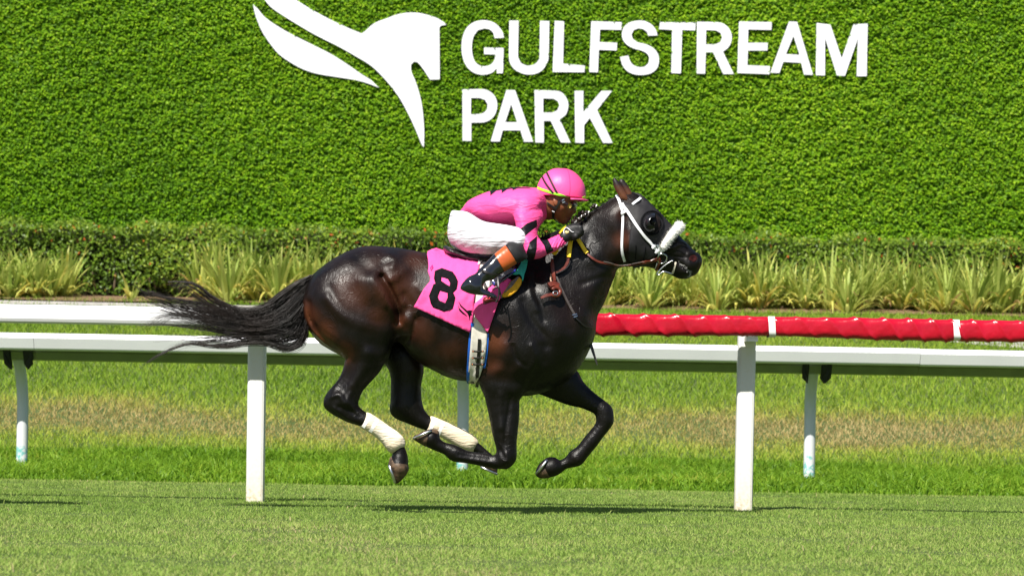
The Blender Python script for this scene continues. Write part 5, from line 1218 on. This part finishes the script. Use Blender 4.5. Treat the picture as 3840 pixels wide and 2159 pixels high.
P_hip = Part(hips, YH, k=.95, y0=thigh_y, n=3, relief=[]); P_hipf = Part(hips, YH, k=.95, y0=mirror_y(thigh_y), n=3)
def slim(p):
    q = object.__new__(Part); q.__dict__.update(p.__dict__); q.H = np.where(p.H > 0, np.maximum(np.sqrt(np.maximum(p.H, 0)) - .012, -.01) * np.abs(np.sqrt(np.maximum(p.H, 0)) - .012), p.H - .0002) - .0002; return q
P_boot = Part(boot_p, YH - .33, k=.72, y0=boot_y, n=3, res=.004); P_bootf = Part(boot_p, YH - .33, k=.72, y0=mirror_y(boot_y), n=3, res=.004)
# hands: palm, four bent fingers and a thumb round the rein; same shape for the bare hand and, slightly fuller, for the glove
def hand(yc, sgn, fat=0.0):
    f = []; A = lambda x, y, dy: np.array(at(*h2((x, y))[0], yc)) + np.array([0, sgn * dy, 0])
    f.append(capsule(A(880, 760, 0), A(1010, 620, .004), .026 + fat, .027 + fat)); f.append(capsule(A(980, 560, .0), A(1120, 700, .004), .028 + fat, .026 + fat))
    for k, (x0, y0, x1, y1, x2, y2) in enumerate(((1100, 470, 1320, 500, 1370, 640), (1100, 560, 1330, 590, 1330, 710), (1080, 660, 1270, 690, 1230, 790), (1040, 740, 1170, 790, 1110, 860))):
        r = (.0125, .0130, .0125, .0110)[k] + fat
        f.append(capsule(A(x0, y0, .012), A(x1, y1, .024), r * 1.08, r)); f.append(capsule(A(x1, y1, .024), A(x2, y2, .010), r, r * .95)); f.append(capsule(A(x2, y2, .010), A(x2 - 90, y2 + 10, -.012), r * .95, r * .85))
    f.append(capsule(A(960, 500, -.004), A(1110, 420, -.006), .014 + fat, .013 + fat)); f.append(capsule(A(1110, 420, -.006), A(1260, 430, .002), .013 + fat, .011 + fat))
    return f
HYN = YH - .150
body_parts = [P_skull, slim(P_torso), slim(P_arm), slim(P_armf), slim(P_hip), slim(P_hipf), slim(P_boot), slim(P_bootf)]
V, F = blend(body_parts, .006, .025, 2, hand(HYN, -1, -.003) + hand(2*YH - HYN, 1, -.003))
person = mesh_np('person', V, F, M_skin, None, JB, True)
tag(person, 'person in pink jockey silks and helmet crouching forward over the neck of the galloping horse', 'person')
# ear and mouth
solid('ear', Part(h1((440, 770), (480, 755), (540, 790), (560, 850), (530, 910), (490, 920), (455, 860)), YH - .072, k=.5, y0=YH - .078, n=3, res=.002), M_skin, person, vox=.0035, it=1)
ribbon('lips', h1((868, 1190), (830, 1212), (790, 1215)), 4.5, BVHTree.FromPolygons([tuple(v) for v in V], [tuple(int(i) for i in f) for f in F]), .0005, mat('lips', (.22, .055, .045), .5, .4), person, thick=.002)
# jersey
band_polys = [c1((912, 655), (935, 615), (985, 575), (1062, 545), (1064, 600), (1010, 640), (965, 680), (935, 718)), c1((1064, 672), (1062, 770), (1043, 850), (1010, 858), (978, 842), (984, 790), (1005, 720)), c1((1082, 696), (1150, 700), (1192, 785), (1140, 815), (1118, 745)),
              c1((700, 325), (752, 318), (700, 362)), c1((790, 308), (840, 306), (788, 342)), c1((875, 298), (930, 297), (872, 320)), c1((690, 322), (760, 308), (880, 294), (1000, 297), (1030, 305), (900, 304), (790, 315), (700, 332))]
def px_of(V):
    u = V[:, 0] / V[:, 1]; v = (V[:, 2] - CAMZ) / V[:, 1]; return np.stack([CX + (u*CA + v*SA)*FPX, CY - (-u*SA + v*CA)*FPX], 1)
def band(V):
    p = px_of(V); d = np.full(len(V), 60.)
    for b in band_polys[:3]: d = np.minimum(d, poly_sd(p, np.array(b)))
    d = np.where(V[:, 1] > YH + .05, np.minimum(60, d), d)
    for b in band_polys[3:]: d = np.minimum(d, np.where(p[:, 0] < 2015, poly_sd(p, np.array(b)), 60))
    return np.clip(.5 + d / 60, 0, 1)
def sleeve_fold(V):
    p = px_of(V); t = np.clip((p[:, 0] - 2040) / 60, 0, 1) * (p[:, 1] > 850)
    u = p[:, 0] * .93 + p[:, 1] * .35; off = (np.sin(u * .62 + 1.4*np.sin(p[:, 1] * .09)) * .004 + np.sin(u * .31) * .003) * t
    k = (1 - t) * (.004 * smooth_noise(V, 26, 3))
    c = off + k; V = V.copy(); V[:, 1] -= c; V[:, 2] += c * .4; return V
jersey = solid('jersey', [P_torso, P_arm, P_armf], M_jer, person, vox=.005, kk=.02, it=2, attrs={'band': band}, deform=sleeve_fold)
solid('collar', Part(h1((170, 720), (235, 770), (330, 940), (420, 1190), (270, 1195), (215, 1000)), YH, k=1.05, n=3, res=.003), mat('collar_pink', (.80, .036, .17), .5, .25), person, vox=.005)
# breeches, boots
def bre_fold(V):
    p = px_of(V); u = (p[:, 0] * .55 + p[:, 1] * .83) ; c = .0016 * np.sin(u * .28 + 1.5 * smooth_noise(p, .02, 4)) * (.5 + .5 * smooth_noise(p, .03, 9)); V = V.copy(); V[:, 1] -= c; return V
breeches = solid('breeches', [P_hip, P_hipf], M_bre, person, vox=.005, kk=.03, it=2, deform=bre_fold)
M_tan = mat('tan_leather', (.42, .085, .018), .3, .5, .1, 30, coat=.2)
for s_, P_ in ((-1, P_boot), (1, P_bootf)):
    b = solid('boot', P_, M_pat, person, vox=.005, it=2, noise=.002, nsc=60)
    cy = boot_y if s_ < 0 else mirror_y(boot_y)
    solid('boot_cuff', cuff_part(P_, h3((925, 198), (1180, -20), (1445, 405), (1156, 600)), YH - .33, .004), M_tan, b, vox=.004, it=2)
    if s_ < 0: o_b = b
BB = bvh_of(o_b, breeches)
# knee patch
M_knee = mat('knee_black', (.014, .014, .015), .6, .3, .2, 40)
solid('knee_cuff', cuff_part(P_boot, h3((1192, -22), (1262, -90), (1560, -60), (1640, 110), (1700, 262), (1580, 350), (1450, 410)), YH - .33, .003), M_knee, o_b, vox=.004, it=2)
ribbon('boot_strap', h3((285, 475), (420, 500), (600, 560), (820, 640), (1050, 660)), [11, 13, 12, 8, 4], BB, .010, M_lea, o_b, thick=.004)
# stirrup iron (belongs to the saddle)
ys = YH - .40
iron = MB().tube(fpath(catmull(h3((880, 1010), (960, 950), (1015, 955), (1030, 1060), (1012, 1190), (960, 1290)), 5, False), ys), .0045, 7)
iron.tube(fpath(catmull(h3((1030, 960), (1060, 1080), (1100, 1200)), 4, False), ys + .09), .0045, 7)
iron.build('stirrup_iron', M_lea, saddle, smooth=True)
tread = solid('stirrup_tread', Part(h3((672, 1190), (760, 1150), (850, 1160), (960, 1215), (1015, 1220), (1010, 1275), (880, 1270), (700, 1330), (670, 1290)), ys, k=2.0, y0=ys + .05, n=3, res=.002), mat('maroon_tread', (.10, .012, .016), .3, .5, .4, 50), saddle, vox=.004, it=1)
TB = bvh_of(tread)
for g in ((720, 1205), (790, 1195)): ribbon('logo_mark', [h3((g[0] + 32*math.cos(a), g[1] + 22*math.sin(a)))[0] for a in np.linspace(0, 6.28, 12)], 1.6, TB, .0008, mat('red_print', (.7, .05, .06), .5) if 'red_print' not in bpy.data.materials else bpy.data.materials['red_print'], saddle, thick=.001)
ribbon('stirrup_leather', h3((1000, 700), (1010, 800), (1020, 950)), 6, None, 0, M_lea, saddle, thick=.004, yprof=([0, 1], [YH - .36, YH - .40]))
# gloves
M_glv = mat('black_glove', (.012, .012, .013), .55, .35, .3, 60, .0006, 150)
cuffs = [capsule(np.array(at(*h2((800, 800))[0], HYN - .004)), np.array(at(*h2((930, 690))[0], HYN)), .030, .029)]
gl = solid('glove', [Part(h2((760, 620), (850, 480), (940, 520), (960, 700), (900, 760), (820, 720)), HYN, k=.6, y0=HYN - .01, n=3, res=.002)], M_glv, person, vox=.004, it=1, extra=hand(HYN, -1) + cuffs)
V2, F2 = o_bvh[gl.name]; Vm = V2.copy(); Vm[:, 1] = 2*YH - Vm[:, 1]; mesh_np('glove', Vm, F2[:, ::-1], M_glv, person)
GLB = bvh_of(gl)
ribbon('glove_piping', h2((770, 690), (765, 600), (800, 530), (860, 482), (930, 530), (1035, 622), (1100, 628)), 2.6, GLB, .001, M_wst, gl, thick=.002)
drape('glove_badge', h2((790, 640), (840, 585), (880, 610), (935, 600), (940, 650), (890, 690), (850, 708), (825, 670)), GLB, .001, .0015, mat('gold_print', (.62, .52, .22), .5, .4), gl, step=6, sm=0)
# helmet: egg shaped shell cut at the rim, with peak, band, straps
rim = lambda x, y, z: -((z[None, None, :] - at(2016, 733, YH).z) - (x[:, None, None] - at(2016, 733, YH).x) * (at(2195, 746, YH).z - at(2016, 733, YH).z) / (at(2195, 746, YH).x - at(2016, 733, YH).x)) + 0*y[None, :, None]
helm = h1((98, 500), (130, 395), (200, 275), (300, 178), (400, 110), (500, 80), (640, 82), (780, 96), (900, 150), (1010, 240), (1100, 360), (1152, 480), (1170, 600), (1168, 740), (1120, 920), (980, 1080), (800, 1170), (560, 1180), (340, 1090), (180, 920), (105, 740), (92, 610))
M_hel = attr_mat('helmet_silk', 'panel', [(0, (.86, .080, .29)), (.70, (.87, .084, .30)), (1, (.84, .06, .21))], .42, .3, .0003, 400, wr=((1, 1, 1), 6, .003))
helmet = solid('helmet', Part(helm, YH, k=.82, n=3, res=.003, cut=rim), M_hel, person, vox=.004, it=2, attrs={'panel': lambda V: .5 + .35 * smooth_noise(V, 12, 2)})
V, F = [], []                                                # peak
for i in range(17):
    g = (i/16 - .5) * 2.35; a = at(2105, 742, YH)
    p = Vector((a.x + .118*math.cos(g), YH + .098*math.sin(g), at(2185, 750, YH).z + .004)); ext = .024 * math.cos(g*.62) ** 1.2
    q = p + Vector((ext*math.cos(g), ext*math.sin(g), -.004))
    V += [p, q, q + Vector((0, 0, -.006)), p + Vector((0, 0, -.010))]
for i in range(16):
    for j in range(4): F.append((i*4+j, i*4+(j+1) % 4, (i+1)*4+(j+1) % 4, (i+1)*4+j))
F += [(3, 2, 1, 0), (64, 65, 66, 67)]
MB().add(V, F).build('peak', M_hel, helmet, smooth=True)
EB = bvh_of(helmet)
M_lime = mat('lime_band', (.30, .80, .03), .5, .4)
ribbon('helmet_band', h1((102, 508), (180, 545), (300, 585), (440, 630), (600, 670), (760, 708), (900, 733), (1040, 742), (1160, 722)), 8.8, EB, .0015, M_lime, helmet, thick=.002, mirror=True)
M_elas = mat('black_elastic', (.022, .010, .014), .6, .3)
for pts in (h1((215, 275), (270, 390), (390, 560), (520, 705), (620, 800)), h1((312, 178), (400, 360), (500, 560), (600, 720), (650, 790))):
    ribbon('goggle_strap', pts, 7.5, EB, .004, M_elas, helmet, thick=.002)
ribbon('seam', h1((775, 98), (815, 250), (830, 420), (825, 600), (800, 700)), 1.6, EB, .0004, mat('seam_red', (.75, .03, .16), .5, .3), helmet, thick=.001)
PB = bvh_mesh(person)
chin = [(h1((600, 800), (545, 890), (490, 1000), (455, 1080), (455, 1190)), [11, 11, 12, 11, 8]), (h1((310, 850), (400, 905), (500, 980)), [7, 8, 9]), (h1((455, 1190), (520, 1270), (600, 1310)), [5, 4, 4])]
for pts, wd in chin: ribbon('chin_strap', pts, wd, PB, .005, M_lea, helmet, thick=.003)
ribbon('chin_buckle', h1((430, 1020), (485, 1045)), 4, PB, .010, M_wst, helmet, thick=.002, smooth_path=False); ribbon('chin_buckle', h1((455, 940), (530, 985)), 9, PB, .009, M_lea, helmet, thick=.003, smooth_path=False)
# goggles
M_gog = mat('goggle_frame', (.012, .011, .012), .3, .5, coat=.2)
gog = solid('goggles', Part(h1((735, 850), (800, 812), (900, 806), (960, 840), (1005, 860), (985, 930), (935, 985), (895, 1015), (830, 1010), (770, 965), (735, 915)), YH, k=2.6, n=3, res=.002), M_gog, person, vox=.004, it=1)
GG = bvh_of(gog)
ribbon('goggle_strap', h1((610, 790), (680, 840), (760, 885)), 11, PB, .009, M_elas, gog, thick=.003)
ribbon('strap_slide', h1((640, 800), (690, 770)), 5, PB, .012, M_ste, gog, thick=.002, smooth_path=False); ribbon('strap_slide', h1((650, 850), (705, 825)), 6, PB, .012, M_ste, gog, thick=.002, smooth_path=False)
M_brs = mat('brass', (.50, .36, .08), .35, .5, metal=.7)
vc = hit(GG, *h1((818, 908))[0], .004)[0]
vt = MB()
for rr_, hh in ((.0125, 0), (.007, .002)):
    vt.tube([vc + Vector((math.cos(g)*rr_, -.002 - hh, math.sin(g)*rr_)) for g in np.linspace(0, 6.28, 21)], .0022, 6, caps=False)
vt.ball(vc, (.011, .002, .011), 12, 6); vt.build('vent', M_brs, gog, smooth=True)
drape('lens', h1((905, 850), (985, 858), (1000, 875), (960, 940), (912, 990), (935, 920)), GG, .001, .001, mat('lens', (.35, .40, .36), .08, .6, coat=.5), gog, step=6, sm=0)

# ------------------------------------------------------------------ the runner behind: just off the left edge, its shadow reaches into the picture
def copy_tree(o, parent=None):
    c = o.copy(); COL.objects.link(c); c.parent = parent
    if c.type == 'MESH' and len(c.data.polygons) > 15000:      # out of the picture: lighter
        d = c.modifiers.new('lighter', 'DECIMATE'); d.ratio = .12
    for ch in list(o.children):
        if not ch.name.startswith(('tail', 'mane', 'fleece')) or ch.name.startswith('tail_dock'): copy_tree(ch, c)
    return c
SHIFT = Vector((-3.66, -.55, 0))
for o, lab in ((horse, 'racehorse following just outside the left edge, only its shadow on the grass showing'), (person, 'person in silks crouched on the following horse outside the left edge'),
               (cloth, 'saddle cloth on the following horse outside the left edge'), (saddle, 'racing saddle on the following horse outside the left edge'), (hood, 'blinker hood on the following horse outside the left edge')):
    c = copy_tree(o); c.location = o.location + SHIFT; c['label'] = lab
